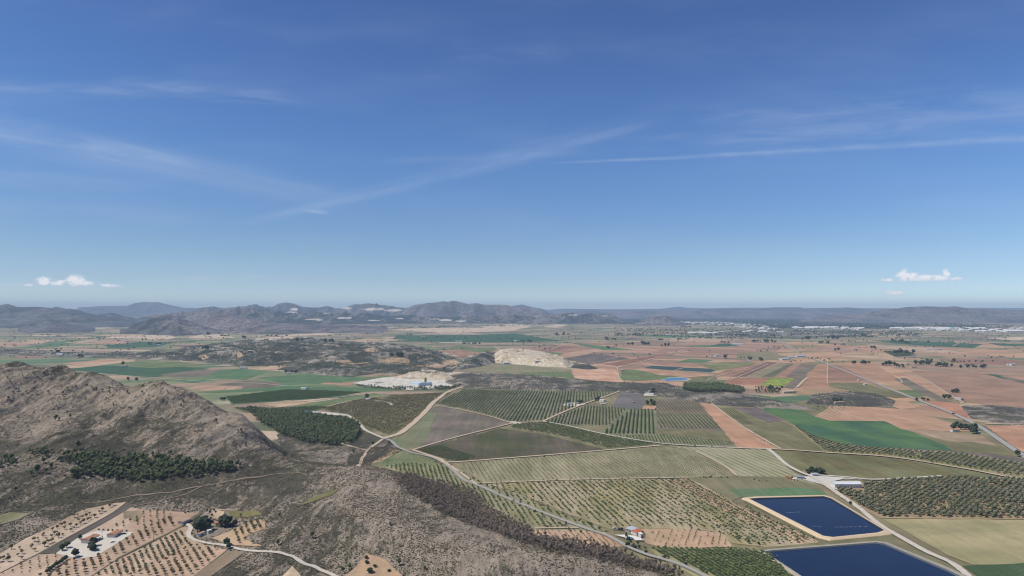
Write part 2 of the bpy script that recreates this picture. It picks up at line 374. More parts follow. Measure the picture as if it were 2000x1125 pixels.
# ------------------------------------------------------------------ ground sheet
def patchwork(name, pal, bw, bh, rot, pal2=None, bw2=200, bh2=60, rot2=.3, mortar='a89078', blotchy=.0):
    m, T, pos = newmat(name)
    def layer(pal, bw, bh, rot):
        wob = T.node('ShaderNodeVectorMath', {0: T.node('ShaderNodeTexNoise', {'Vector': pos, 'Scale': .0012, 'Detail': 2}).outputs[1], 1: (-.5, -.5, -.5)}, operation='ADD')
        wv = T.node('ShaderNodeVectorMath', {0: wob.outputs[0], 1: (500, 500, 0)}, operation='MULTIPLY')
        pv_ = T.node('ShaderNodeVectorMath', {0: pos, 1: wv.outputs[0]}, operation='ADD').outputs[0]
        b = T.node('ShaderNodeTexBrick', {'Vector': T.vec(pv_, rot=rot), 'Color1': (0, 0, 0, 1), 'Color2': (1, 1, 1, 1), 'Scale': 1.0, 'Mortar Size': 2.5, 'Brick Width': bw, 'Row Height': bh, 'Mortar Smooth': .3})
        b.offset = .37; b.offset_frequency = 3; b.squash = 1.7; b.squash_frequency = 3
        st = [(i / len(pal), lin(c, KA)) for i, c in enumerate(pal)]
        return T.mix(T.m('MULTIPLY', b.outputs[1], .7), T.ramp(b.outputs[0], st, True), lin(mortar, KA))
    col = layer(pal, bw, bh, rot)
    if pal2: col = T.mix(T.rng(T.noise(pos, .0011, 2, .5), .47, .53), col, layer(pal2, bw2, bh2, rot2))
    col = T.mix(1.0, col, T.ramp(T.noise(T.vec(pos, rot=rot, scale=(1, .3, 1)), .02, 6, .65), [(.3, (.82,) * 3), (.7, (1.14,) * 3)]), 'MULTIPLY')
    principled(T, col); return m
PAL_R = ['b39078', 'a5836e', '968470', 'c2a68a', '888062', 'aa8672', 'a48c72', '6f7a5a', 'bc9a80']
PAL_L = ['8c8a68', '6e7f5c', 'b49c84', '7b8763', '9a8a74', '5c7458', 'a88e78', '848268']
PAL_F = ['8c8270', 'a8917c', '74795e', 'c8b29a', '6a6f58', '9a8272', '58664e', '8e7c6c']
ME = np_mesh('ground', [(-60000, -3000, 0), (60000, -3000, 0), (60000, 75000, 0), (-60000, 75000, 0)], [[0, 1, 2, 3]],
             patchwork('plain_fields', PAL_F, 330, 95, R(12), PAL_L, 240, 120, R(-24)))
link('ground', ME, kind='structure')

hill_m = scrub_mat('rocky_hillside', scrub=('565246', '6a6454'), rock=('bcab99', '998b7a'), grass='606244', rot=R(-14), cover=.72, streak=1.05, speck=1.35, green=.7)
V3 = np.stack([X, Y, H], -1).reshape(-1, 3)
rocky = np.zeros(X.shape)
for val, ed_, pl in [(-.09, 50, [(120, 800), (330, 815), (470, 862), (540, 905), (300, 900), (120, 860)]), (-.16, 30, [(-200, 925), (560, 915), (600, 960), (520, 1000), (380, 990), (250, 975), (100, 1010), (-200, 1010)]), (-.15, 25, [(520, 1000), (640, 985), (700, 1020), (770, 1060), (790, 1095), (700, 1080), (560, 1140), (520, 1070)]),
                     (-.18, 40, [(-200, 845), (200, 850), (330, 880), (120, 890), (-200, 890)]), (-.12, 25, [(500, 925), (560, 905), (690, 908), (640, 935), (560, 950)]), (-.10, 25, [(-200, 1020), (60, 1040), (-100, 1100)]), (-.14, 30, [(460, 1080), (560, 1090), (540, 1130), (400, 1130)]),
                     (.13, 50, [(-200, 705), (0, 713), (190, 738), (260, 757), (350, 760), (470, 812), (560, 900), (480, 880), (380, 825), (200, 800), (-200, 790)]), (.17, 40, [(620, 907), (740, 916), (840, 1000), (1000, 1065), (1300, 1135), (820, 1135), (740, 1040), (640, 960)])]:
    W_ = [gt(*q)[:2] for q in pl]; d_ = sdist(W_, X, Y) + 30 * (fbm(X / 60, Y / 60, 31, 3) - .5); rocky += val * np.clip(d_ / ed_ + .5, 0, 1)
hme = np_mesh('hills', V3, grid_faces(*X.shape), hill_m, smooth=True)
hme.attributes.new('rocky', 'FLOAT', 'POINT').data.foreach_set('value', rocky.ravel().astype(np.float32))
link('hills', hme, kind='structure')

# ------------------------------------------------------------------ low scrub hills out on the plain
def mound(poly, hmax, edge, mat, st=12, seed=3, name='hill', base=1.3, nsc=110, rid=.5, pk=1.0, terr=0):
    W = [gp(*p) for p in poly]; xs = [p[0] for p in W]; ys = [p[1] for p in W]
    gx = np.arange(min(xs) - 2 * st, max(xs) + 2.1 * st, st); gy = np.arange(min(ys) - 2 * st, max(ys) + 2.1 * st, st)
    X, Y = np.meshgrid(gx, gy); d = sdist(W, X, Y)
    t = np.clip(d / edge, 0, 1); t = t * t * (3 - 2 * t)
    z = np.where(d > 0, base + hmax * t * (.35 + 1.1 * pk * (fbm(X / nsc, Y / nsc, seed, 5, .5, True) - .25)) + 1.2 * t * (fbm(X / 9, Y / 9, seed, 2) - .5), np.maximum(base + d * .35, -4))
    if terr:
        q_ = z / terr + .5 * fbm(X / 40, Y / 40, seed + 1, 2); z = np.where(d > 0, np.maximum(base, (np.floor(q_) + np.clip((q_ - np.floor(q_)) * 3.5 - 2.5, 0, 1)) * terr * .95), z)
    RELIEFS.append(Relief(gx[0], gy[0], st, z))
    f = grid_faces(*X.shape); keep = (z.ravel()[f] > -3.9).any(1); f = f[keep]
    used = np.unique(f); mp = np.full(X.size, -1); mp[used] = np.arange(len(used))
    link(name, np_mesh(name, np.stack([X, Y, z], -1).reshape(-1, 3)[used], mp[f], mat, smooth=True), kind='structure')
scr_mid = scrub_mat('mid_scrub', scrub=('444840', '54554a'), rock=('c4b8aa', 'a69a8c'), grass='62664a', rot=R(70), cover=.66, streak=.5, sc=.55, speck=1.4)
scr_flat = scrub_mat('flat_scrub', scrub=('55524a', '625f56'), rock=('b4a596', '988c7e'), grass='6d6f54', rot=R(80), cover=.60, streak=.5, sc=.5, speck=1.0)
quarry_m = scrub_mat('quarry_rock', scrub=('9c8468', '8c7860'), rock=('e4d8c6', 'cab494'), grass='a88460', rot=R(85), cover=.42, streak=.7, sc=.6, speck=.5, green=.5)
mound([(300, 694), (345, 684), (400, 681), (440, 675), (520, 672), (560, 668), (640, 668), (700, 676), (790, 679), (850, 685), (895, 700), (880, 709), (862, 714), (740, 712), (640, 716), (560, 712), (470, 716), (420, 710)], 42, 170, scr_mid, 14, 3)
mound([(560, 716), (640, 712), (740, 712), (862, 714), (905, 706), (880, 728), (858, 732), (740, 728), (690, 736), (640, 734), (540, 722)], 16, 110, scr_mid, 10, 5)
mound([(878, 733), (912, 727), (980, 729), (1060, 734), (1110, 740), (1220, 748), (1300, 748), (1340, 762), (1440, 768), (1540, 786), (1600, 800), (1560, 800), (1400, 791), (1290, 775), (1212, 765), (1060, 762), (905, 758), (870, 748)], 7, 60, scr_flat, 8, 7)
mound([(-40, 682), (50, 683), (180, 690), (350, 688), (400, 694), (400, 706), (300, 703), (120, 697), (-40, 692)], 14, 120, scr_mid, 16, 9)
mound([(1575, 790), (1590, 770), (1640, 765), (1710, 768), (1748, 783), (1742, 793), (1680, 794), (1600, 790)], 9, 60, scr_flat, 8, 11)
mound([(1880, 793), (1940, 792), (2060, 803), (2060, 832), (1960, 829), (1900, 818)], 4, 40, scr_flat, 8, 13)
mound([(962, 692), (1000, 688), (1060, 690), (1095, 697), (1122, 712), (1112, 718), (1060, 716), (1000, 711), (965, 709)], 30, 50, quarry_m, 7, 15, nsc=160, terr=6)
mound([(888, 712), (930, 692), (968, 688), (972, 708), (940, 716), (900, 722)], 30, 90, scr_mid, 12, 17)
mound([(1120, 712), (1150, 712), (1168, 720), (1150, 722), (1115, 718)], 6, 60, scr_mid, 12, 19)
mound([(765, 738), (800, 729), (872, 727), (890, 739), (878, 745), (820, 741)], 15, 50, quarry_m, 4, 21, nsc=60, terr=4)

# ------------------------------------------------------------------ far mountains
def mountain(sky_pts, crest, foot_py, mat, seed, back=1.25, rid=.35, wl=900., name='mountains', step=4, rows=48, marks=()):
    """ridge whose crest stands at forward distance crest, foot where the plain shows at row foot_py"""
    px = np.arange(sky_pts[0][0], sky_pts[-1][0] + .1, step); sp = np.array(sky_pts, float)
    py = np.interp(px, sp[:, 0], sp[:, 1])
    fy = np.interp(px, [p[0] for p in foot_py], [p[1] for p in foot_py]) if isinstance(foot_py, list) else np.full(px.shape, foot_py, float)
    foot = np.array([gp(a, b)[1] for a, b in zip(px, fy)]); foot = np.minimum(foot, crest * .93)
    u = (px - 1000) / F * 1.0009
    hc = CZ + (HZ - py) / F * crest
    t = np.r_[np.linspace(0, 1, rows), np.linspace(1, back, 10)[1:]]
    D = foot[None] + (crest - foot)[None] * t[:, None]; D = np.where(t[:, None] > 1, crest * (1 + (t[:, None] - 1) * .8), D)
    Xm = u[None] * D; Ym = D
    cr = fbm(Xm / wl, Ym / wl, seed, 5, .55, True)
    prof = np.clip(t, 0, 1)[:, None] ** 1.25 * np.ones_like(D)
    fall = np.clip((t[:, None] - 1) / (back - 1), 0, 1)
    amp = 4 * prof * (1 - prof) + .05 * prof
    z = hc[None] * prof * (1 + rid * amp * ((cr - .60) * 2.6 + (fbm(Xm / wl * 3.1, Ym / wl * 1.2, seed + 2, 4, .6, True) - .55) * 1.6))
    z = np.where(t[:, None] > 1, z * (1 - fall), z)
    z[0] = -8; taper = np.minimum(1, np.minimum(np.arange(len(px)), np.arange(len(px))[::-1]) / 6.)
    z = z * np.where((px < -50) | (px > 2050), 1, taper)[None] - .5
    fc = grid_faces(*z.shape); mi = None
    if marks:
        yy = (HZ - (z - CZ) / Ym * F).ravel()[fc].mean(1); xx = np.broadcast_to(px[None], z.shape).ravel()[fc].mean(1); mi = np.zeros(len(fc), int)
        nn_ = .7 + .9 * (fbm(xx / 9, yy / 1.5, seed, 3) - .5)
        for a, b, c, d in marks: mi |= ((((xx - a) / c) ** 2 + ((yy - b) / d) ** 2) < nn_).astype(int)
    link(name, np_mesh(name, np.stack([Xm, Ym, z], -1).reshape(-1, 3), fc, [mat, M_pale_rock], mi, smooth=True), kind='structure')
M_pale_rock = plain('pale_cut_rock', 'd8c8b6', var=.2, scale=.01)
def mtn_mat(name, a, b, c, sc=1.0, cover=.5):
    m, T, pos = newmat(name)
    n1 = T.noise(T.vec(pos, scale=(1, .5, 1)), .0016 * sc, 7, .68, .4)
    n2 = T.noise(T.vec(pos, scale=(1, .35, 1)), .012 * sc, 5, .75)
    n3 = T.noise(pos, .0005, 4, .6)
    col = T.mix(T.rng(T.m('ADD', T.m('MULTIPLY', n1, .6), T.m('MULTIPLY', n2, .4)), cover - .1, cover + .1), lin(a, KA * .8), lin(b, KA * 1.1))
    col = T.mix(T.m('MULTIPLY', T.rng(T.m('MULTIPLY_ADD', n3, .6, T.m('MULTIPLY', n2, .4)), .52, .66), .8), col, lin(c, KA))
    n5 = T.noise(T.vec(pos, scale=(1, .3, 1)), .035 * sc, 3, .8)
    col = T.mix(1.0, col, T.ramp(n5, [(.38, (.45,) * 3), (.62, (1.4,) * 3)]), 'MULTIPLY')
    principled(T, col); return m
mt_a = mtn_mat('scrub_mountain', '3e4344', '6a6668', '928880')
mt_b = mtn_mat('bare_mountain', '484a4c', '7a7070', 'a09086', cover=.49)
mt_c = mtn_mat('wooded_mountain', '3c4238', '585648', '8a7c68', cover=.55)
mt_d = scrub_mat('wooded_foothill', scrub=('343c38', '424840'), rock=('a0948a', '8a7c72'), grass='5c6450', rot=R(90), cover=.55, streak=.4, sc=.022, speck=1.0, green=.3)
mountain([(130, 603), (160, 600), (200, 598), (250, 597), (265, 592), (285, 590.5), (310, 591), (330, 595), (360, 601), (400, 602), (470, 605)], 24000, 612, mt_a, 41, wl=1500)
mountain([(975, 606), (1000, 598), (1018, 594.5), (1032, 598), (1060, 604), (1090, 607)], 24000, 612, mt_a, 43, wl=1500)
mountain([(1040, 607), (1100, 603), (1200, 604), (1290, 603), (1325, 599), (1340, 601), (1380, 602), (1440, 601), (1520, 601), (1640, 602), (1760, 602), (1900, 601), (2140, 602)], 34000, 613, mt_c, 45, wl=2500, rid=.15)
mountain([(1340, 606), (1400, 603), (1460, 602), (1510, 600.5), (1560, 600), (1575, 602), (1620, 601.5), (1655, 600.3), (1690, 602.5), (1750, 602), (1850, 604), (1880, 606)], 25000, 612, mt_c, 46, wl=2500, rid=.15)
mountain([(1050, 612), (1130, 608), (1250, 607), (1290, 606.5), (1330, 607), (1420, 608), (1520, 607), (1600, 609), (1700, 612)], 20500, [(1050, 619), (1700, 617)], mt_b, 47, wl=1600, rid=.3)
mountain([(360, 606), (400, 600), (418, 598), (437, 602), (455, 600), (480, 598), (500, 597), (522, 600), (535, 598), (545, 592.5), (560, 590.5), (575, 593), (590, 599), (612, 601), (628, 600), (640, 597.5), (656, 602), (672, 601), (690, 596), (722, 592.5), (742, 596), (762, 600), (790, 601), (830, 604)], 16500, [(360, 626), (830, 626)], mt_a, 49, rid=.5, step=3, rows=70, marks=[(728, 604, 24, 3.2), (768, 606, 20, 2.6), (675, 602, 12, 2.2), (575, 604, 9, 3), (570, 611, 16, 2.6), (640, 612, 8, 1.2), (480, 608, 6, 1)])
mountain([(770, 607), (790, 602), (800, 599), (812, 595), (835, 592), (862, 589.5), (880, 590), (893, 589.5), (915, 594), (931, 592), (946, 595), (990, 595.5), (1000, 599), (1018, 601), (1040, 603), (1056, 607), (1078, 614), (1095, 620)], 15500, [(770, 624), (1095, 626)], mt_b, 51, rid=.4)
mountain([(-120, 603), (-60, 601), (0, 599), (15, 597.5), (32, 601.5), (60, 601), (75, 600), (110, 602), (140, 603.5), (165, 610), (190, 615), (218, 611), (245, 617), (270, 622), (330, 626)], 12000, [(-120, 640), (120, 642), (330, 636)], mt_a, 53, rid=.4)
mountain([(200, 630), (300, 618), (420, 608), (480, 606), (560, 612), (640, 616), (700, 614), (800, 618), (860, 620), (960, 616), (1000, 618), (1060, 618), (1110, 612), (1140, 617), (1180, 614), (1220, 623)], 13300, [(200, 640), (500, 636), (900, 630), (1220, 630)], mt_d, 55, rid=.9, wl=500, step=3, rows=60, marks=[(672, 621, 18, 2.2), (615, 624, 22, 1.4), (730, 626, 14, 1), (780, 622, 9, .9), (905, 618, 10, 1), (870, 625, 16, 2.0), (900, 627, 12, 1.2), (1045, 617, 8, 1), (1120, 615, 12, 1.6), (1180, 617, 9, 1.2), (850, 623, 14, .8)])
mountain([(235, 643), (270, 630), (300, 622), (330, 616), (350, 618), (375, 628), (400, 637), (440, 646)], 7600, [(235, 652), (350, 656), (440, 652)], mt_a, 57, rid=.4, wl=500)
mountain([(350, 638), (385, 624), (410, 615), (435, 613), (480, 622), (530, 630), (600, 633), (680, 634), (760, 640)], 8600, [(350, 650), (520, 652), (760, 650)], mt_b, 59, rid=.25, wl=600)
mountain([(30, 646), (60, 632), (95, 622), (130, 630), (160, 638), (190, 642)], 8900, [(30, 650), (190, 650)], mt_a, 61, rid=.4, wl=600)
mountain([(1235, 630), (1265, 622), (1285, 617.5), (1300, 616.5), (1318, 622), (1345, 628)], 11600, [(1235, 634), (1345, 634)], mt_b, 63, rid=.5, wl=300)
mountain([(1560, 622), (1620, 616), (1680, 611), (1730, 605), (1772, 600), (1790, 599), (1805, 598.5), (1830, 599.5), (1850, 600), (1868, 598.5), (1885, 602), (1920, 603), (1960, 605), (2000, 606), (2140, 608)], 14500, [(1560, 631), (2140, 632)], mt_b, 65, rid=.32, wl=500)

# ------------------------------------------------------------------ the air
HAZE = 3.8e-5
def haze_box():
    x, y0, y1, z0, z1 = 34000, -4500, 36500, -1.0 - 9, 530
    v = [(a, b, c) for c in (z0, z1) for b in (y0, y1) for a in (-x, x)]
    f = [(0, 2, 3, 1), (4, 5, 7, 6), (0, 1, 5, 4), (2, 6, 7, 3), (0, 4, 6, 2), (1, 3, 7, 5)]
    m = bpy.data.materials.new('haze'); m.use_nodes = True; m.node_tree.nodes.clear(); T = NT(m.node_tree)
    pv_ = T.node('ShaderNodeVolumePrincipled', {'Color': (0.62, 0.81, 1.0, 1), 'Density': HAZE, 'Anisotropy': 0.0})
    T.l.new(pv_.outputs[0], T.node('ShaderNodeOutputMaterial').inputs['Volume'])
    link('haze', np_mesh('haze', v, f, m), kind='stuff')
haze_box()

# ------------------------------------------------------------------ fields (sheets laid on the plain)
LAY = [0]
def sheet(poly, mat, name='field', z=None, kind='structure', thick=0):
    LAY[0] += 1; zz = z if z is not None else .05 + .004 * LAY[0]
    W_ = [Vector(gp(*p)) for p in poly]; Q_ = []
    for i, p in enumerate(W_):
        q = W_[(i + 1) % len(W_)]; L_ = (q - p).length; k = int(min(24, L_ / 28)) + 1
        for j in range(k): t = j / k; Q_.append(p.lerp(q, t) + (Vector((RS.uniform(-1, 1), RS.uniform(-1, 1))) * min(1.8, L_ * .02) if j else Vector((0, 0))))
    bm = bmesh.new(); vs = [bm.verts.new((p.x, p.y, zz)) for p in Q_]; f = bm.faces.new(vs)
    if f.normal.z < 0: f.normal_flip()
    f.normal_update()
    bmesh.ops.triangulate(bm, faces=[f])
    bmesh.ops.recalc_face_normals(bm, faces=bm.faces)
    me = bpy.data.meshes.new(name); bm.to_mesh(me); bm.free(); me.materials.append(mat)
    return link(name, me, kind=kind)
def drape(poly, mat, name='field', off=.45, st=5.0, world=None):
    W = world or [gt(*p)[:2] for p in poly]
    bm = bmesh.new(); f = bm.faces.new([bm.verts.new((x, y, 0)) for x, y in W])
    bmesh.ops.triangulate(bm, faces=[f])
    xs = [p[0] for p in W]; ys = [p[1] for p in W]
    for k in np.arange(math.ceil(min(xs) / st) * st, max(xs), st):
        bmesh.ops.bisect_plane(bm, geom=bm.verts[:] + bm.edges[:] + bm.faces[:], plane_co=(k, 0, 0), plane_no=(1, 0, 0))
    for k in np.arange(math.ceil(min(ys) / st) * st, max(ys), st):
        bmesh.ops.bisect_plane(bm, geom=bm.verts[:] + bm.edges[:] + bm.faces[:], plane_co=(0, k, 0), plane_no=(0, 1, 0))
    bm.verts.ensure_lookup_table()
    vx = np.array([v.co.x for v in bm.verts]); vy = np.array([v.co.y for v in bm.verts]); z = HH(vx, vy)
    for v, q in zip(bm.verts, z): v.co.z = q + off
    bmesh.ops.recalc_face_normals(bm, faces=bm.faces)
    if sum(f.normal.z for f in bm.faces) < 0: bmesh.ops.reverse_faces(bm, faces=bm.faces)
    me = bpy.data.meshes.new(name); bm.to_mesh(me); bm.free(); me.materials.append(mat)
    for p in me.polygons: p.use_smooth = True
    return link(name, me, kind='structure')
LANES = set()
def strip(pts, width, mat, name='track', z=1.05, hug=False, wob=.12):
    LAY[0] += 1
    W = [Vector(gt(*p)[:2]) if hug else Vector(gp(*p)) for p in pts]
    if W[0].y > 2300 and mat is not M_asph: width *= .55
    # Catmull-Rom through the points
    out = []
    for i in range(len(W) - 1):
        p0, p1, p2, p3 = W[max(i - 1, 0)], W[i], W[i + 1], W[min(i + 2, len(W) - 1)]
        k = max(3, int((p2 - p1).length / 4))
        for j in range(k):
            t = j / k; out.append(.5 * ((2 * p1) + (p2 - p0) * t + (2 * p0 - 5 * p1 + 4 * p2 - p3) * t * t + (3 * p1 - p0 - 3 * p2 + p3) * t ** 3))
    out.append(W[-1]); v = []
    for q in out:
        for a in (-3.5, 0, 3.5):
            for b in (-3.5, 0, 3.5): LANES.add((int((q.x + a) // 3.5), int((q.y + b) // 3.5)))
    for i, p in enumerate(out):
        d = (out[min(i + 1, len(out) - 1)] - out[max(i - 1, 0)]); d = d.normalized() if d.length > 1e-6 else Vector((1, 0)); n_ = Vector((-d.y, d.x))
        hw = width / 2 * (1 + random.uniform(-wob, wob))
        for s in (-1, 1):
            q = p + n_ * hw * s; v.append((q.x, q.y, (float(HH(q.x, q.y)) + .8) if hug else z + LAY[0] * .004))
    f = [(2 * i, 2 * i + 2, 2 * i + 3, 2 * i + 1) for i in range(len(out) - 1)]
    me = np_mesh(name, v, f, mat); 
    return link(name, me, kind='structure')

SOIL = field('c19e86', 'ae8c76'); SOILO = field('c69e82', 'b48e74'); PINK = field('b08a74', '9e7c68'); TAN = field('cdb094', 'b79c80')
PALE = field('dcc6b0', 'c9ae94'); GRN = field('5a7856', '668058'); DGRN = field('43604a', '4a6848'); OLV = field('86805f', '787354')
OLG = field('78845c', '6b7650'); FAL = field('857a6a', '786e60'); FALP = field('7b6f6a', '6e6460'); DRY = field('a49a76', '8f8866'); GRY = field('7d7876', '74706c')
DKB = field('6c6252', '5c5a44'); SCR = scr_flat; BLUEG = field('42585a', '3c5250')
DRYO = field('b8a88c', 'a0946e', blotch=45); DRYG = field('a39a7c', '918a6c', blotch=50)
# --- right plain, broad base tones first
sheet([(1230, 668), (1420, 660), (1530, 668), (1700, 665), (2040, 672), (2040, 900), (1900, 842), (1740, 790), (1500, 765), (1225, 748), (1205, 722)], patchwork('right_fields', PAL_R, 420, 130, R(28), ['b98f74', 'b0886e', 'c09a7a', 'a88c6e', '8c8260'], 300, 110, R(-32)))
sheet([(880, 680), (1000, 684), (1120, 668), (1230, 668), (1420, 660), (1540, 668), (1500, 700), (1220, 722), (1150, 720), (1110, 700), (1040, 688), (970, 690)], patchwork('centre_fields', ['a8826c', '9c7a68', 'ae8a74', '967c6a', 'bc9a80', '847866'], 380, 90, R(38), None))
sheet([(-60, 705), (200, 720), (300, 742), (420, 752), (480, 758), (640, 752), (700, 745), (640, 735), (480, 718), (300, 705), (100, 700), (-60, 697)], patchwork('left_fields', ['5f7f5c', '6e7f5c', '7b8763', '8c8568', '55765a', 'a08c74'], 300, 120, R(-40)))
sheet([(640, 935), (735, 885), (762, 856), (880, 755), (1400, 765), (2040, 838), (2040, 1220), (1300, 1220)], field('948a6a', '857a60'))
hill_d = scrub_mat('dark_scrub', scrub=('4e4c42', '5e5a4c'), rock=('a89888', '8a7c6e'), grass='5e5e42', rot=R(-14), cover=.90, streak=.9, speck=1.3, green=.8)
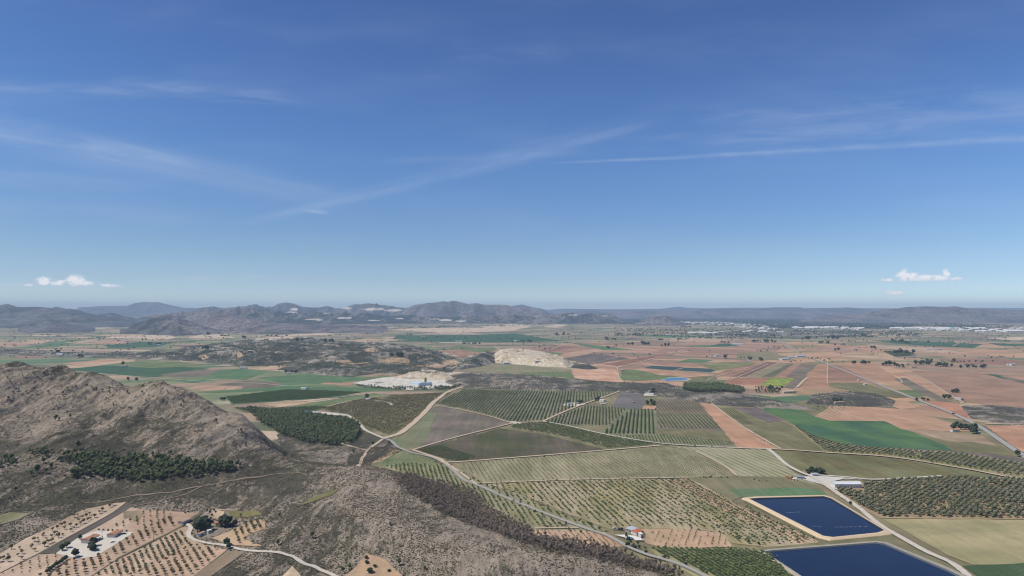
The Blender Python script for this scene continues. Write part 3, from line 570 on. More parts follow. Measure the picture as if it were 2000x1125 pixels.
FIELDS = [
    (field('ae8872', '9e7a66'), [(1387, 734), (1460, 707), (1508, 707), (1438, 736)]), (field('8c7064', '806458'), [(1430, 735), (1500, 707), (1520, 708), (1452, 737)]), (field('8e866a', '9a8c70'), [(1453, 737), (1524, 708), (1547, 710), (1486, 737)]), (field('6c6a56', '747258'), [(1486, 737), (1542, 710), (1552, 710), (1510, 737)]),
    (field('b28a74', 'a07c68'), [(1510, 737), (1551, 711), (1563, 711), (1531, 739)]), (field('8f7a68', '84705e'), [(1531, 739), (1563, 711), (1590, 711), (1568, 739)]), (field('ae7e68', 'a0745e'), [(1412, 750), (1427, 738), (1513, 738), (1486, 753)]), (field('86805f', '948870'), [(1436, 702), (1442, 690), (1500, 685), (1556, 704)]),
    (field('c2a088', 'b08c78'), [(1240, 700), (1330, 684), (1350, 686), (1262, 703)]), (field('96705f', '8a6a5c'), [(1180, 712), (1300, 690), (1322, 691), (1206, 715)]), (field('b8947e', 'c4a48c'), [(1100, 690), (1160, 681), (1200, 682), (1140, 692)]), (field('99766a', '8c6c60'), [(1000, 690), (1100, 676), (1130, 678), (1060, 689)]),
    (field('c4a890', 'b69a84'), [(1250, 664), (1330, 660), (1450, 662), (1400, 668)]), (field('b69280', 'a8846e'), [(1560, 680), (1620, 676), (1700, 686), (1640, 690)]), (field('8e8a6c', '9c8c72'), [(1590, 660), (1700, 658), (1720, 662), (1620, 665)]), (field('c8ac94', 'b89c86'), [(1690, 672), (1800, 678), (1900, 690), (1780, 688)]),
    (field('a27e6c', '94725f'), [(1820, 700), (1960, 700), (2040, 712), (1900, 712)]), (field('7c8060', '8c8468'), [(1790, 697), (1840, 695), (1850, 700), (1800, 702)]),
    # far left and centre
    (TAN, [(20, 670), (60, 664), (108, 664), (75, 672)]), (GRN, [(75, 674), (140, 663), (180, 664), (110, 678), (20, 680)]), (TAN, [(125, 669), (180, 663), (200, 664), (150, 671)]),
    (SOIL, [(165, 672), (205, 664), (260, 664), (235, 672)]), (PALE, [(205, 660), (270, 648), (320, 650), (345, 660), (330, 662)]), (TAN, [(180, 655), (240, 652), (290, 655), (230, 658)]),
    (PALE, [(365, 660), (385, 652), (440, 652), (460, 660)]), (PALE, [(120, 645), (160, 639), (220, 640), (150, 645)]), (PALE, [(125, 632.5), (144, 631), (142, 633.5)]),
    (DGRN, [(200, 675), (280, 668), (345, 668), (300, 678), (215, 680)]), (FALP, [(330, 675), (500, 672), (540, 680), (400, 682)]), (PALE, [(480, 662), (560, 657), (620, 658), (600, 663), (500, 664)]),
    (PALE, [(535, 655), (640, 650), (655, 653), (560, 657)]), (PINK, [(20, 697), (60, 690), (105, 690), (110, 696), (60, 699)]), (SOILO, [(120, 710), (200, 702), (240, 700), (235, 704), (165, 713)]),
    (TAN, [(100, 718), (170, 709), (265, 702), (262, 706), (150, 719)]), (DGRN, [(120, 722), (200, 714), (290, 718), (350, 716), (410, 720), (350, 732), (290, 738), (180, 727)]),
    (OLG, [(210, 712), (260, 706), (350, 706), (400, 714), (300, 719), (240, 716)]), (GRN, [(380, 730), (470, 722), (520, 728), (480, 742), (400, 738)]), (FAL, [(310, 732), (390, 722), (430, 723), (400, 736), (330, 736)]),
    (TAN, [(470, 720), (550, 714), (640, 716), (650, 722), (560, 726), (500, 722)]), (FAL, [(480, 742), (560, 748), (520, 760), (440, 762), (400, 756)]), (SOILO, [(546, 744), (578, 740), (588, 741), (565, 745.5)]),
    (SOILO, [(625, 750), (635, 747), (692, 748), (680, 753)]), (GRN, [(500, 738), (600, 730), (700, 738), (720, 744), (640, 747), (560, 750)]), (OLG, [(700, 738), (760, 733), (760, 740), (720, 745)]),
    (SOIL, [(360, 758), (400, 752), (475, 755), (470, 760), (400, 764)]), (GRN, [(380, 766), (480, 760), (560, 754), (720, 757), (780, 762), (700, 766), (560, 762), (420, 768)]),
    (DGRN, [(762, 665), (775, 655), (925, 654), (1005, 651), (1060, 660), (1100, 666), (1000, 668), (800, 667)]), (DGRN, [(755, 668), (765, 662), (820, 660), (830, 665)]), (PALE, [(765, 644), (820, 641), (960, 640), (1010, 637), (1040, 639), (960, 648), (860, 650)]),
    (PALE, [(940, 638), (1000, 633), (1040, 636), (1000, 646), (960, 645)]), (PALE, [(1060, 638), (1090, 633), (1110, 635), (1090, 640)]), (TAN, [(640, 668), (720, 661), (800, 664), (710, 669)]), (SOIL, [(-20, 674), (20, 668), (60, 672), (20, 678)]),
    (OLG, [(838, 684), (900, 675), (960, 684), (960, 687), (900, 690)]), (OLG, [(926, 679), (966, 679), (968, 685), (926, 685)]), (PINK, [(855, 684), (900, 683), (945, 690), (900, 697)]), (TAN, [(738, 700), (790, 701), (820, 710), (875, 712), (868, 719), (800, 714)]),
    (GRN, [(1055, 688), (1080, 688), (1102, 691), (1092, 694), (1065, 691)]),
    # centre
    (field('8a8c68', '9a8a74'), [(895, 722), (915, 706), (1000, 714), (1118, 722), (1122, 739), (1040, 733), (960, 727)]), (OLG, [(1010, 727), (1115, 727), (1122, 739), (1040, 733)]),
    (field('cc9f84', 'd8b29a', rows=9, vp=900, rowcol='b48468', amt=.3), [(1116, 722), (1160, 719), (1202, 721), (1212, 740), (1222, 749), (1160, 744), (1122, 738)]), (OLG, [(1212, 722), (1245, 722), (1290, 733), (1330, 735), (1290, 742), (1240, 744), (1216, 742)]),
    (SOILO, [(1235, 721), (1255, 719), (1400, 733), (1430, 735), (1340, 737), (1300, 733)]), (PINK, [(1275, 712), (1330, 707), (1400, 710), (1360, 717)]), (BLUEG, [(1256, 719), (1275, 714.5), (1336, 717.5), (1316, 723)]), (BLUEG, [(1320, 723), (1337, 718), (1408, 721), (1388, 727)]),
    (GRN, [(1318, 708), (1345, 701), (1395, 703), (1370, 709)]), (OLV, [(1345, 737), (1400, 733), (1400, 743), (1350, 744)]), (FALP, [(1100, 700), (1160, 690), (1230, 700), (1150, 712)]), (PINK, [(1425, 744), (1430, 742), (1427, 748), (1425, 748)]),
    (field('8c8c60', '807c58'), [(1360, 712), (1460, 706), (1480, 712), (1400, 724)]), (field('a2ab46', '76864c', blotch=22, vary=.25), [(1483, 752), (1508, 737), (1552, 739), (1528, 756)]),
    (FAL, [(1530, 757), (1552, 739), (1580, 731), (1548, 760)]), (field('b98e72', 'a8826a'), [(1562, 755), (1582, 728), (1600, 712), (1616, 712), (1616, 752)]), (FAL, [(1540, 735), (1580, 712), (1598, 711), (1575, 731)]), (field('a8826c', '987662'), [(1618, 712), (1660, 716), (1690, 742), (1660, 745), (1617, 742)]),
    (GRN, [(1100, 667.5), (1180, 676), (1240, 684), (1180, 684)]), (GRN, [(1310, 676), (1400, 673), (1440, 672), (1440, 676), (1380, 678)]), (DGRN, [(1385, 677), (1405, 671), (1425, 671), (1445, 676)]),
    (field('b69076', 'aa866c'), [(1640, 713), (1715, 716), (1762, 746), (1700, 744)]), (OLV, [(1618, 748), (1680, 747), (1790, 775), (1750, 778), (1620, 756)]), (OLG, [(1750, 762), (1785, 762), (1812, 772), (1790, 777)]),
    (FAL, [(1745, 740), (1768, 738), (1850, 782), (1880, 790), (1840, 786), (1790, 765)]), (DGRN, [(1902, 729), (1952, 732), (1985, 745), (1950, 744)]), (FAL, [(1950, 733), (2010, 745), (2040, 765), (1985, 750)]),
    (field('ae8c76', 'a0806a', rows=30, vp=600, rowcol='9a7868', amt=.4), [(1780, 724), (1900, 725), (2040, 760), (2040, 812), (1960, 798), (1860, 780), (1810, 745)]), (SOILO, [(1765, 727), (1800, 737), (1858, 773), (1845, 778), (1790, 747)]),
    (DGRN, [(1700, 664), (1800, 667), (1920, 672), (1900, 680), (1800, 675), (1750, 671)]), (DGRN, [(1930, 670), (2040, 673), (2040, 678), (1950, 675)]), (PALE, [(1920, 660), (2040, 657), (2040, 663), (1980, 665)]), (TAN, [(1700, 690), (1740, 688), (1760, 697), (1740, 703), (1720, 700)]),
    (SCR, [(1725, 686), (1770, 684), (1790, 693), (1790, 700), (1750, 698)]), (GRN, [(1240, 655), (1340, 655), (1400, 658), (1300, 660)]),
    (GRN, [(1345, 769), (1420, 768), (1500, 774), (1560, 785), (1520, 789), (1450, 784), (1390, 776)]), (field('47694f', '5f7c50', blotch=90), [(1487, 801), (1500, 795), (1512, 786), (1560, 793), (1590, 810), (1620, 822), (1730, 823), (1845, 870), (1862, 880), (1780, 879), (1700, 873), (1640, 866), (1588, 850), (1530, 818)]),
    (OLV, [(1530, 790), (1560, 785), (1618, 795), (1592, 815), (1560, 800)]), (field('c9a488', 'bc957a', rows=7, vp=2300, rowcol='a88068', amt=.45), [(1592, 814), (1625, 793), (1700, 795), (1770, 800), (1880, 833), (1900, 843), (1840, 842), (1760, 838), (1728, 823), (1620, 822)]),
    (field('d0b090', 'c4a284', rows=9, vp=2300, rowcol='7a5c48', amt=.8), [(1592, 815), (1622, 793), (1660, 794), (1632, 817)]), (SOILO, [(1745, 782), (1770, 783), (1800, 795), (1760, 800), (1740, 793)]), (field('c08c74', 'b08068'), [(1805, 782), (1870, 787), (1892, 812), (1880, 818), (1840, 802)]),
    (field('b29a82', 'a68c74'), [(1760, 838), (1850, 843), (1920, 852), (1960, 880), (1850, 862)]), (OLV, [(1830, 862), (1900, 864), (1955, 872), (1985, 892), (1860, 880)]), (FALP, [(1720, 874), (1860, 881), (1985, 893), (2030, 905), (1900, 897), (1760, 890)]),
    (field('c69a80', 'b5886e', rows=5, vp=900, rowcol='9c7460', amt=.3), [(1925, 832), (2040, 832), (2040, 908), (1995, 882)]), (FAL, [(1910, 832), (1925, 832), (1992, 882), (1985, 884)]),
    # centre orchards and vineyards
    (field('8f8b72', '7d7a60'), [(848, 790), (905, 759), (1060, 763), (1214, 765), (1140, 790), (1062, 823), (1000, 826), (930, 806)]), (field('8f8870', '7f7c62'), [(1060, 824), (1145, 791), (1228, 797), (1190, 833), (1100, 832)]),
    (field('8c8a70', '7c7d62'), [(1170, 850), (1228, 799), (1282, 799), (1282, 850)]), (GRY, [(1196, 797), (1200, 785), (1212, 766), (1259, 765), (1259, 799), (1228, 798)]), (field('7f7468', '86806a'), [(1283, 780), (1364, 780), (1412, 842), (1283, 838)]),
    (OLV, [(1283, 840), (1413, 843), (1432, 864), (1290, 848)]), (field('8a8a6c', '98937a'), [(1170, 851), (1290, 850), (1432, 865), (1440, 874), (1290, 868)]),
    (field('cba083', 'bd9276', rows=4, vp=1000, rowcol='b08468', amt=.3), [(1364, 787), (1388, 787), (1450, 835), (1520, 878), (1442, 876)]), (field('86805f', '7a7356'), [(1402, 797), (1440, 796), (1500, 824), (1480, 838), (1452, 834)]),
    (FALP, [(1432, 797), (1480, 796), (1530, 822), (1500, 826)]), (OLV, [(1452, 836), (1530, 824), (1590, 852), (1620, 885), (1520, 878)]), (SOIL, [(1445, 832), (1458, 836), (1530, 879), (1518, 879)]),
    (field('877b6e', '7a6f64'), [(762, 860), (835, 800), (862, 793), (1002, 827), (970, 836), (890, 858), (812, 879)]), (field('7b8262', '8a8468'), [(758, 862), (838, 799), (852, 810), (835, 850), (812, 879), (790, 880)]),
    (field('6a6052', '56583c', blotch=70), [(812, 880), (975, 837), (1070, 850), (1190, 880), (1080, 892), (905, 904)]), (field('8c8468', '7c7a58'), [(1003, 829), (1062, 820), (1180, 850), (1290, 870), (1190, 880), (1080, 850), (990, 836)]),
    (DRYG, [(884, 905), (1030, 894), (1190, 881), (1290, 872), (1365, 882), (1410, 912), (1432, 931), (1350, 934), (1100, 940), (950, 945), (925, 930)]),
    (field('8c8b68', '9c967a', rows=11, vp=770, rowcol='b8ae92', amt=.6), [(1300, 871), (1500, 879), (1540, 916), (1600, 950), (1440, 932), (1400, 905), (1362, 882)]),
    (DRYO, [(950, 946), (1130, 938), (1350, 935), (1440, 985), (1606, 1062), (1500, 1070), (1430, 1062), (1410, 1041), (1345, 1034), (1190, 1034), (1110, 1005), (1010, 962)]),
    (field('c6ac90', 'b49c7c', rows=8, vp=740, rowcol='9c8468', amt=.4), [(1300, 940), (1342, 936), (1440, 985), (1606, 1062), (1560, 1066), (1430, 1005)]),
    (field('7f7a5c', '8c8468'), [(1342, 934), (1440, 931), (1540, 932), (1600, 950), (1618, 968), (1448, 972), (1430, 978), (1400, 960)]), (field('66835e', '6f8462'), [(1420, 956), (1560, 953), (1602, 958), (1616, 968), (1448, 972)]),
    (field('82805c', '746c4a', blotch=90), [(1500, 879), (1612, 886), (1740, 895), (1880, 917), (1960, 933), (1840, 931), (1740, 937), (1690, 939), (1600, 930), (1560, 922), (1535, 905)]),
    (field('8e8668', '7a7458'), [(1450, 980), (1470, 972), (1620, 968), (1640, 975), (1760, 1050), (1900, 1128), (1480, 1128), (1480, 1070), (1600, 1060), (1510, 1010)]),
    (field('a39a74', 'b4a582', blotch=70, vary=.2), [(1722, 1014), (2040, 1016), (2040, 1100), (1900, 1104), (1850, 1085), (1780, 1045)]), (field('586a4a', '4c6044', rows=5, vp=3000, rowcol='46583c', amt=.6), [(1880, 1106), (2040, 1098), (2040, 1140), (1930, 1140)]),
    (field('b29a7c', 'a08c6c'), [(1622, 962), (1690, 944), (1760, 937), (1840, 931), (1960, 933), (2040, 936), (2040, 1016), (1722, 1013), (1670, 988)]),
    (field('a89878', '8c8a5e'), [(1540, 826), (1590, 852), (1640, 867), (1700, 874), (1860, 883), (2040, 910), (2040, 938), (1970, 932), (1880, 915), (1740, 893), (1612, 885)]),
    (field('c8aa90', 'bd9c80'), [(1045, 1034), (1130, 1034), (1180, 1040), (1230, 1068), (1140, 1072), (1045, 1046)]), (field('ceb094', 'c2a286'), [(1245, 1034), (1345, 1034), (1412, 1042), (1432, 1070), (1300, 1072), (1262, 1062)]),
    (field('a8a07c', '8c8a62'), [(1262, 1071), (1440, 1072), (1500, 1078), (1560, 1140), (1380, 1140), (1310, 1104)]), (field('a0987a', '8a8660'), [(880, 908), (950, 946), (1010, 964), (1110, 1010), (1190, 1038), (1040, 1036), (960, 996), (900, 960), (770, 925), (740, 905)]),
    (field('7a8460', '8a8c68'), [(728, 908), (790, 880), (850, 899), (866, 912), (800, 915)]), (TAN, [(722, 906), (772, 876), (785, 878), (745, 902)]),
    # left of the junction
    (field('8c8468', '7c7a58'), [(620, 797), (700, 778), (760, 772), (885, 766), (860, 780), (835, 800), (800, 833), (765, 852), (745, 850), (700, 832), (676, 815)]), (field('54704c', '4a6646'), [(440, 775), (560, 760), (640, 762), (710, 766), (620, 779), (520, 786), (452, 790)]),
    (TAN, [(510, 790), (560, 782), (600, 784), (612, 788), (545, 796)]), (OLG, [(600, 788), (730, 768), (760, 774), (700, 780), (640, 795), (580, 797)]), (field('6c7450', '5e6a48'), [(455, 796), (540, 797), (620, 793), (640, 797), (590, 808), (480, 806)]),
    (hill_d, [(715, 882), (749, 858), (800, 884), (772, 876), (722, 908), (700, 915)]), (hill_d, [(540, 850), (620, 812), (680, 818), (748, 857), (712, 884), (725, 910), (650, 925), (560, 900)]), (DRYG, [(680, 815), (740, 850), (762, 853), (700, 826)]), (field('6f6c50', '7a7458'), [(610, 806), (675, 808), (740, 845), (700, 838), (650, 822)]),
]
for m_, p in FIELDS: sheet(p, m_)
# --- quarry floor and town belt
sheet([(688, 748), (745, 738), (820, 733), (880, 728), (900, 745), (905, 752), (870, 757), (800, 762), (740, 757)], scrub_mat('quarry_floor', scrub=('8c8274', '756c60'), rock=('f0eae0', 'dcd0c0'), grass='b8a080', rot=R(85), cover=.40, streak=.8, sc=.5, speck=.7, green=.3), 'quarry_floor')
belt = scrub_mat('wooded_belt', scrub=('353f38', '434a40'), rock=('8c8478', 'a09488'), grass='5c6650', rot=R(90), cover=.74, streak=.4, sc=.07, speck=.8, green=.5)
sheet([(1030, 628), (1130, 622), (1240, 621), (1400, 620), (1560, 622), (1700, 628), (1800, 634), (1760, 642), (1600, 641), (1500, 641), (1380, 634), (1240, 632), (1100, 631)], belt, 'woodland')
sheet([(1380, 655), (1450, 645), (1560, 645), (1700, 646), (1700, 652), (1560, 662), (1450, 660)], scrub_mat('suburb_gardens', scrub=('56604e', '666a58'), rock=('b5a898', '988c7e'), grass='7c7c60', rot=R(90), cover=.6, streak=.5, sc=.12, speck=.8), 'gardens')

# ------------------------------------------------------------------ roads and tracks
strip([(1520, 664), (1545, 680), (1570, 694), (1615, 711), (1700, 745), (1780, 777), (1860, 808), (1912, 834), (1955, 862), (2040, 920)], 11, M_asph, 'road', wob=0)
strip([(2040, 835), (1990, 829), (1925, 829)], 6, M_track)
strip([(905, 756), (880, 764), (862, 775), (845, 788), (835, 800), (815, 820), (785, 845), (765, 853), (749, 857)], 13, M_track)
strip([(749, 857), (765, 863), (775, 873), (800, 884), (848, 896), (880, 915), (905, 938), (935, 950), (980, 970), (1040, 995), (1100, 1018), (1150, 1036), (1190, 1050), (1225, 1070)], 5.5, M_asph, wob=.05)
strip([(1225, 1070), (1262, 1085), (1290, 1093), (1325, 1104), (1352, 1115), (1400, 1140)], 5.5, M_asph, wob=.05)
strip([(749, 857), (735, 867), (717, 880), (712, 890), (705, 903), (700, 912)], 5, M_track, hug=True)
strip([(749, 857), (715, 842), (703, 830), (690, 820), (678, 812), (660, 809), (630, 806), (590, 805)], 7, M_gravel)
strip([(717, 880), (700, 876), (672, 868), (665, 864)], 5, M_track, hug=True)
strip([(806, 880), (880, 858), (975, 834), (1003, 827)], 5, M_track); strip([(852, 793), (900, 801), (960, 815), (1003, 827), (1060, 824)], 4, M_track)
strip([(806, 880), (860, 898), (880, 904), (1030, 893), (1190, 880), (1290, 871)], 6, M_track); strip([(1060, 824), (1100, 806), (1140, 790), (1180, 776), (1214, 763)], 6, M_track)
strip([(860, 898), (900, 925), (930, 946), (950, 945), (1130, 938), (1345, 934)], 4, M_track)
strip([(1060, 824), (1110, 833), (1190, 851), (1290, 867), (1380, 873), (1440, 876), (1500, 878)], 5, M_gravel); strip([(1360, 883), (1410, 908), (1440, 931)], 4, M_track)
strip([(1500, 878), (1515, 890), (1535, 908), (1560, 922), (1590, 934), (1608, 946), (1640, 968), (1680, 996), (1715, 1025), (1760, 1052), (1810, 1080), (1860, 1103), (1900, 1135)], 7, M_gravel)
strip([(1580, 929), (1620, 931), (1660, 934), (1700, 938), (1760, 936), (1840, 931)], 6, M_gravel); strip([(1500, 878), (1560, 881), (1612, 885), (1740, 894), (1880, 916), (1970, 933), (2040, 942)], 6, M_track)
strip([(1205, 718), (1207, 728), (1211, 740), (1224, 749)], 7, M_track); strip([(1240, 745), (1290, 752), (1310, 758), (1330, 759)], 5, M_track, hug=True)
strip([(900, 730), (870, 745), (905, 752)], 9, M_track); strip([(880, 731), (905, 748), (925, 755)], 7, M_track); strip([(868, 728), (905, 706), (890, 700)], 9, M_track)
strip([(1205, 719), (1260, 705), (1300, 694), (1340, 684)], 14, M_track); strip([(1100, 675), (1150, 664), (1200, 651), (1218, 638)], 16, M_track); strip([(1060, 688), (1100, 675)], 14, M_track)
strip([(150, 727), (230, 733), (330, 741), (420, 747), (500, 749), (560, 755)], 8, M_gravel); strip([(1616, 705), (1616, 750)], 5, M_track); strip([(1718, 716), (1762, 747), (1700, 746)], 7, M_track)
strip([(1765, 724), (1800, 738), (1860, 775), (1890, 792)], 8, M_track); strip([(1388, 787), (1450, 834), (1525, 878)], 4, M_track); strip([(1520, 700), (1530, 708), (1540, 710)], 12, M_track)
strip([(1557, 757), (1572, 742), (1580, 738)], 8, M_track); strip([(1380, 744), (1400, 736), (1470, 716), (1500, 706)], 8, M_track); strip([(1425, 744), (1500, 712)], 8, M_track)
strip([(1155, 710), (1250, 690), (1330, 680)], 8, M_track); strip([(640, 795), (690, 783), (760, 772)], 5, M_track); strip([(500, 789), (600, 784), (730, 768)], 6, M_track); strip([(735, 784), (760, 788), (765, 793)], 5, M_track)
strip([(1900, 660), (1860, 676)], 14, M_track); strip([(1045, 1034), (1130, 1033)], 3, M_track); strip([(750, 670), (760, 662)], 20, M_track); strip([(985, 688), (965, 676)], 14, M_track)
# ------------------------------------------------------------------ fields of the near valley, laid over the terrain
DS = dict(hx='caa78c', hx2='bd987c')
drape([(-20, 1097), (0, 1083), (50, 1053), (106, 1027), (165, 995), (213, 985), (248, 981), (236, 990), (220, 1002), (150, 1040), (76, 1082), (-20, 1131)], field('d0b8a2', 'c2a890'))
drape([(248, 982), (262, 986), (253, 993), (157, 1048), (109, 1081), (78, 1083), (150, 1041), (222, 1002)], field('6c655e', '625c56'), off=.5)
drape([(256, 992), (286, 998), (340, 1000), (390, 1003), (372, 1013), (355, 1028), (300, 1057), (228, 1094), (177, 1128), (120, 1140), (-20, 1140), (-20, 1132), (76, 1085), (109, 1082), (157, 1049)], field('cbb09a', 'bc9e88'), off=.5)
drape([(372, 1030), (366, 1048), (385, 1060), (443, 1076), (410, 1102), (375, 1130), (177, 1130), (228, 1096), (300, 1060), (355, 1031)], field('d0b49c', 'c2a48c'), off=.55)
drape([(109, 1082), (157, 1049), (192, 1038), (262, 1041), (225, 1065), (187, 1089), (150, 1094)], plain('pale_yard', 'd4cabd', var=.05, scale=.08), 'yard', off=.7)
drape([(413, 1052), (440, 1043), (485, 1020), (516, 1015), (519, 1034), (490, 1044), (476, 1053), (512, 1068), (449, 1066)], field('d2b498', 'c6a688'), off=.6)
drape([(410, 1003), (425, 995), (438, 1000), (434, 1022), (412, 1020)], field('cdb49a', 'bfa288'), off=.6)
drape([(445, 1000), (500, 998), (512, 1006), (480, 1012), (450, 1010)], field('76724c', '8a8058'), off=.6)
drape([(705, 1098), (715, 1083), (743, 1091), (760, 1105), (790, 1130), (670, 1130)], field('cfae92', 'c39f82'), off=.8)
drape([(571, 1108), (592, 1130), (548, 1130)], field('dcc4aa', 'ccb094'), off=.8)
drape([(443, 1078), (480, 1078), (405, 1132), (372, 1132)], field('a8937e', '94826e'), off=.6)
drape([(-20, 1012), (20, 1002), (60, 1003), (40, 1015), (-20, 1032)], field('8a8860', 'a0987a'), off=.6)
drape([(240, 1000), (262, 1000), (282, 1000), (272, 1018), (262, 1020), (250, 1012), (242, 1015)], field('8a7c68', '9c8c74'), off=.7)
drape([(590, 985), (620, 968), (665, 955), (650, 968), (600, 985), (575, 992)], field('6f6c46', '7c7654'), off=.8)
strip([(355, 1020), (372, 1030), (368, 1045), (378, 1055), (405, 1062), (435, 1066), (470, 1074), (500, 1078), (540, 1080), (570, 1088), (590, 1100), (620, 1112), (660, 1130)], 4.2, M_gravel, hug=True)
strip([(160, 982), (250, 972), (330, 964), (395, 951), (450, 940), (520, 930)], 2.2, plain('dirt_path', '95836f'), 'path', hug=True)
strip([(395, 951), (372, 962), (330, 975), (262, 990)], 1.8, plain('dirt_path', '95836f'), 'path', hug=True)
strip([(450, 940), (470, 936), (560, 925), (600, 930)], 1.8, plain('dirt_path', '95836f'), 'path', hug=True)
strip([(405, 1003), (430, 997), (465, 996)], 2.5, M_track, hug=True); strip([(228, 1094), (262, 1076), (355, 1029), (395, 1003)], 2.6, plain('grass_verge', '6f6a50'), 'verge', hug=True)
strip([(700, 912), (712, 935), (708, 960), (712, 985)], 1.4, plain('dirt_path', '8a7c6c'), 'path', hug=True)

for pl in [[(738, 702), (762, 700), (800, 704), (795, 712), (752, 709)], [(862, 706), (888, 702), (903, 708), (880, 715), (866, 712)], [(655, 706), (680, 703), (722, 709), (690, 714)], [(710, 683), (735, 681), (742, 688), (716, 688)], [(385, 697), (398, 692), (410, 697), (396, 703)], [(460, 686), (470, 685), (474, 697), (464, 700)], [(800, 716), (850, 711), (875, 713), (860, 722)]]: drape(pl, TAN, st=12, off=1.2)
# ------------------------------------------------------------------ reservoirs
def ring(outer, inner, zo, zi, bank, top, liner, water, zw, label, group):
    """embanked irrigation reservoir: outer slope, flat crest, lined inner slope, water"""
    root = link('reservoir', None, label=label, cat='reservoir', group=group)
    def rs(P, k=96):
        P = [Vector(p) for p in P]; L = [0]
        for i in range(len(P)): L.append(L[-1] + (P[(i + 1) % len(P)] - P[i]).length)
        o = []
        for j in range(k):
            t = L[-1] * j / k; i = max(q for q in range(len(P)) if L[q] <= t); a = (t - L[i]) / (L[i + 1] - L[i]); o.append(P[i].lerp(P[(i + 1) % len(P)], a))
        return o
    O = outer; I = inner; cO = sum(O, Vector((0, 0))) / len(O); n_ = len(O)
    def shrink(P, Q, t): return [a.lerp(b, t) for a, b in zip(P, Q)]
    rings = [[(p.x, p.y, -.5) for p in O], [(p.x, p.y, zi) for p in shrink(O, I, .30)], [(p.x, p.y, zi + .05) for p in shrink(O, I, .85)]]
    cI = sum(I, Vector((0, 0))) / n_
    v = [q for r in rings for q in r]; f = []
    for r in range(2):
        for i in range(n_): j = (i + 1) % n_; f.append((r * n_ + i, r * n_ + j, (r + 1) * n_ + j, (r + 1) * n_ + i))
    link('embankment', np_mesh('embankment', v, f, bank), root)
    a = [(p.x, p.y, zi + .05) for p in shrink(O, I, .85)]; b = [(p.x, p.y, zw - .3) for p in [q.lerp(cI, .015) for q in I]]
    link('liner', np_mesh('liner', a + b, [(i, (i + 1) % n_, n_ + (i + 1) % n_, n_ + i) for i in range(n_)], liner), root)
    W = [q.lerp(cI, .006) for q in I]
    v = [(p.x, p.y, zw) for p in W] + [(cI.x, cI.y, zw)]
    link('water', np_mesh('water', v, [(i, (i + 1) % n_, n_) for i in range(n_)], water), root)
    return root
def water_mat(hx, rough=.12, hx2=None):
    m, T, pos = newmat('reservoir_water')
    bp = T.node('ShaderNodeBump', {'Strength': .25, 'Distance': .12, 'Height': T.noise(T.vec(pos, scale=(1, .4, 1)), .5, 4, .6)})
    c = lin(hx, 1.0)
    col = T.mix(T.rng(T.noise(pos, .015, 3, .5), .35, .65), mul(c, .88), mul(c, 1.1))
    principled(T, col, rough, bump=bp.outputs[0], spec=.10); return m
def mk(outer, inner, z):
    O = [Vector(gp(*p, 0)) for p in outer]; I = [Vector(gp(*p, z)) for p in inner]
    def seg(P, k=14): return [P[i].lerp(P[(i + 1) % len(P)], j / k) for i in range(len(P)) for j in range(k)]
    return seg(O), seg(I)
sand = plain('sandy_bank', 'd6bd9e', var=.10, scale=.5); stone = plain('gravel_bank', 'aaa292', var=.2, scale=.4)
o_, i_ = mk([(1446, 974), (1472, 971.5), (1612, 968.5), (1630, 974), (1745, 1045), (1722, 1048), (1618, 1058), (1596, 1052)], [(1466, 976), (1490, 974.5), (1608, 971.5), (1622, 975.5), (1724, 1036.5), (1712, 1041.5), (1628, 1050), (1610, 1048)], 1.0)
ring(o_, i_, 0, 2.2, sand, sand, plain('black_liner', '2c3038', rough=.4), water_mat('0a1834'), 1.0, 'upper rectangular reservoir of deep blue water with sandy bank and white floats', None)
o_, i_ = mk([(1482, 1079), (1500, 1075), (1715, 1058), (1735, 1061), (1860, 1112), (2000, 1175), (1700, 1210), (1600, 1160)], [(1494, 1079), (1510, 1077), (1712, 1061.5), (1728, 1064.5), (1850, 1116), (1975, 1178), (1720, 1200), (1610, 1155)], 1.0)
ring(o_, i_, 0, 2.0, stone, stone, plain('grey_liner', '5a5c60', rough=.5), water_mat('14223c'), 1.0, 'lower reservoir of slate blue water with grey gravel bank at frame bottom', None)
# floats on the upper reservoir
M_white = plain('white_paint', 'e8e6e2', var=.03)
fl = bmesh.new(); bmesh.ops.create_uvsphere(fl, u_segments=8, v_segments=5, radius=.38); bmesh.ops.scale(fl, vec=(1, 1, .6), verts=fl.verts); fme = bpy.data.meshes.new('float_ball'); fl.to_mesh(fme); fl.free(); fme.materials.append(M_white)
for a, b, k, lab, grp in [((1537, 1001.5), (1560, 1000), 7, 'small white float in the short line on the upper reservoir', 'floats in the short line'), ((1585, 1027.5), (1603, 1028), 5, 'small white float in the left cluster of the long line on the upper reservoir', 'floats in the left cluster'), ((1630, 1029.5), (1692, 1028.5), 13, 'small white float in the long line across the upper reservoir', 'floats in the long line')]:
    for j in range(k):
        t = (j + random.uniform(-.3, .3)) / (k - 1); x, y = gp(a[0] + (b[0] - a[0]) * t, a[1] + (b[1] - a[1]) * t, 1.1)
        link('float_ball', fme, loc=(x, y, 1.1), label=lab, cat='float', group=grp)
# pale blue pond far out
sheet([(1290, 742), (1308, 737.5), (1335, 737.5), (1352, 741), (1342, 744.5), (1300, 745.5)], plain('pond_bank', 'cdb79c'), 'bank', z=1.0)
sheet([(1293, 741.8), (1309, 738.3), (1334, 738.3), (1346, 741), (1337, 743.2), (1302, 744.6)], plain('pond_water', '4a7ca8', rough=.3), 'water', z=1.3)

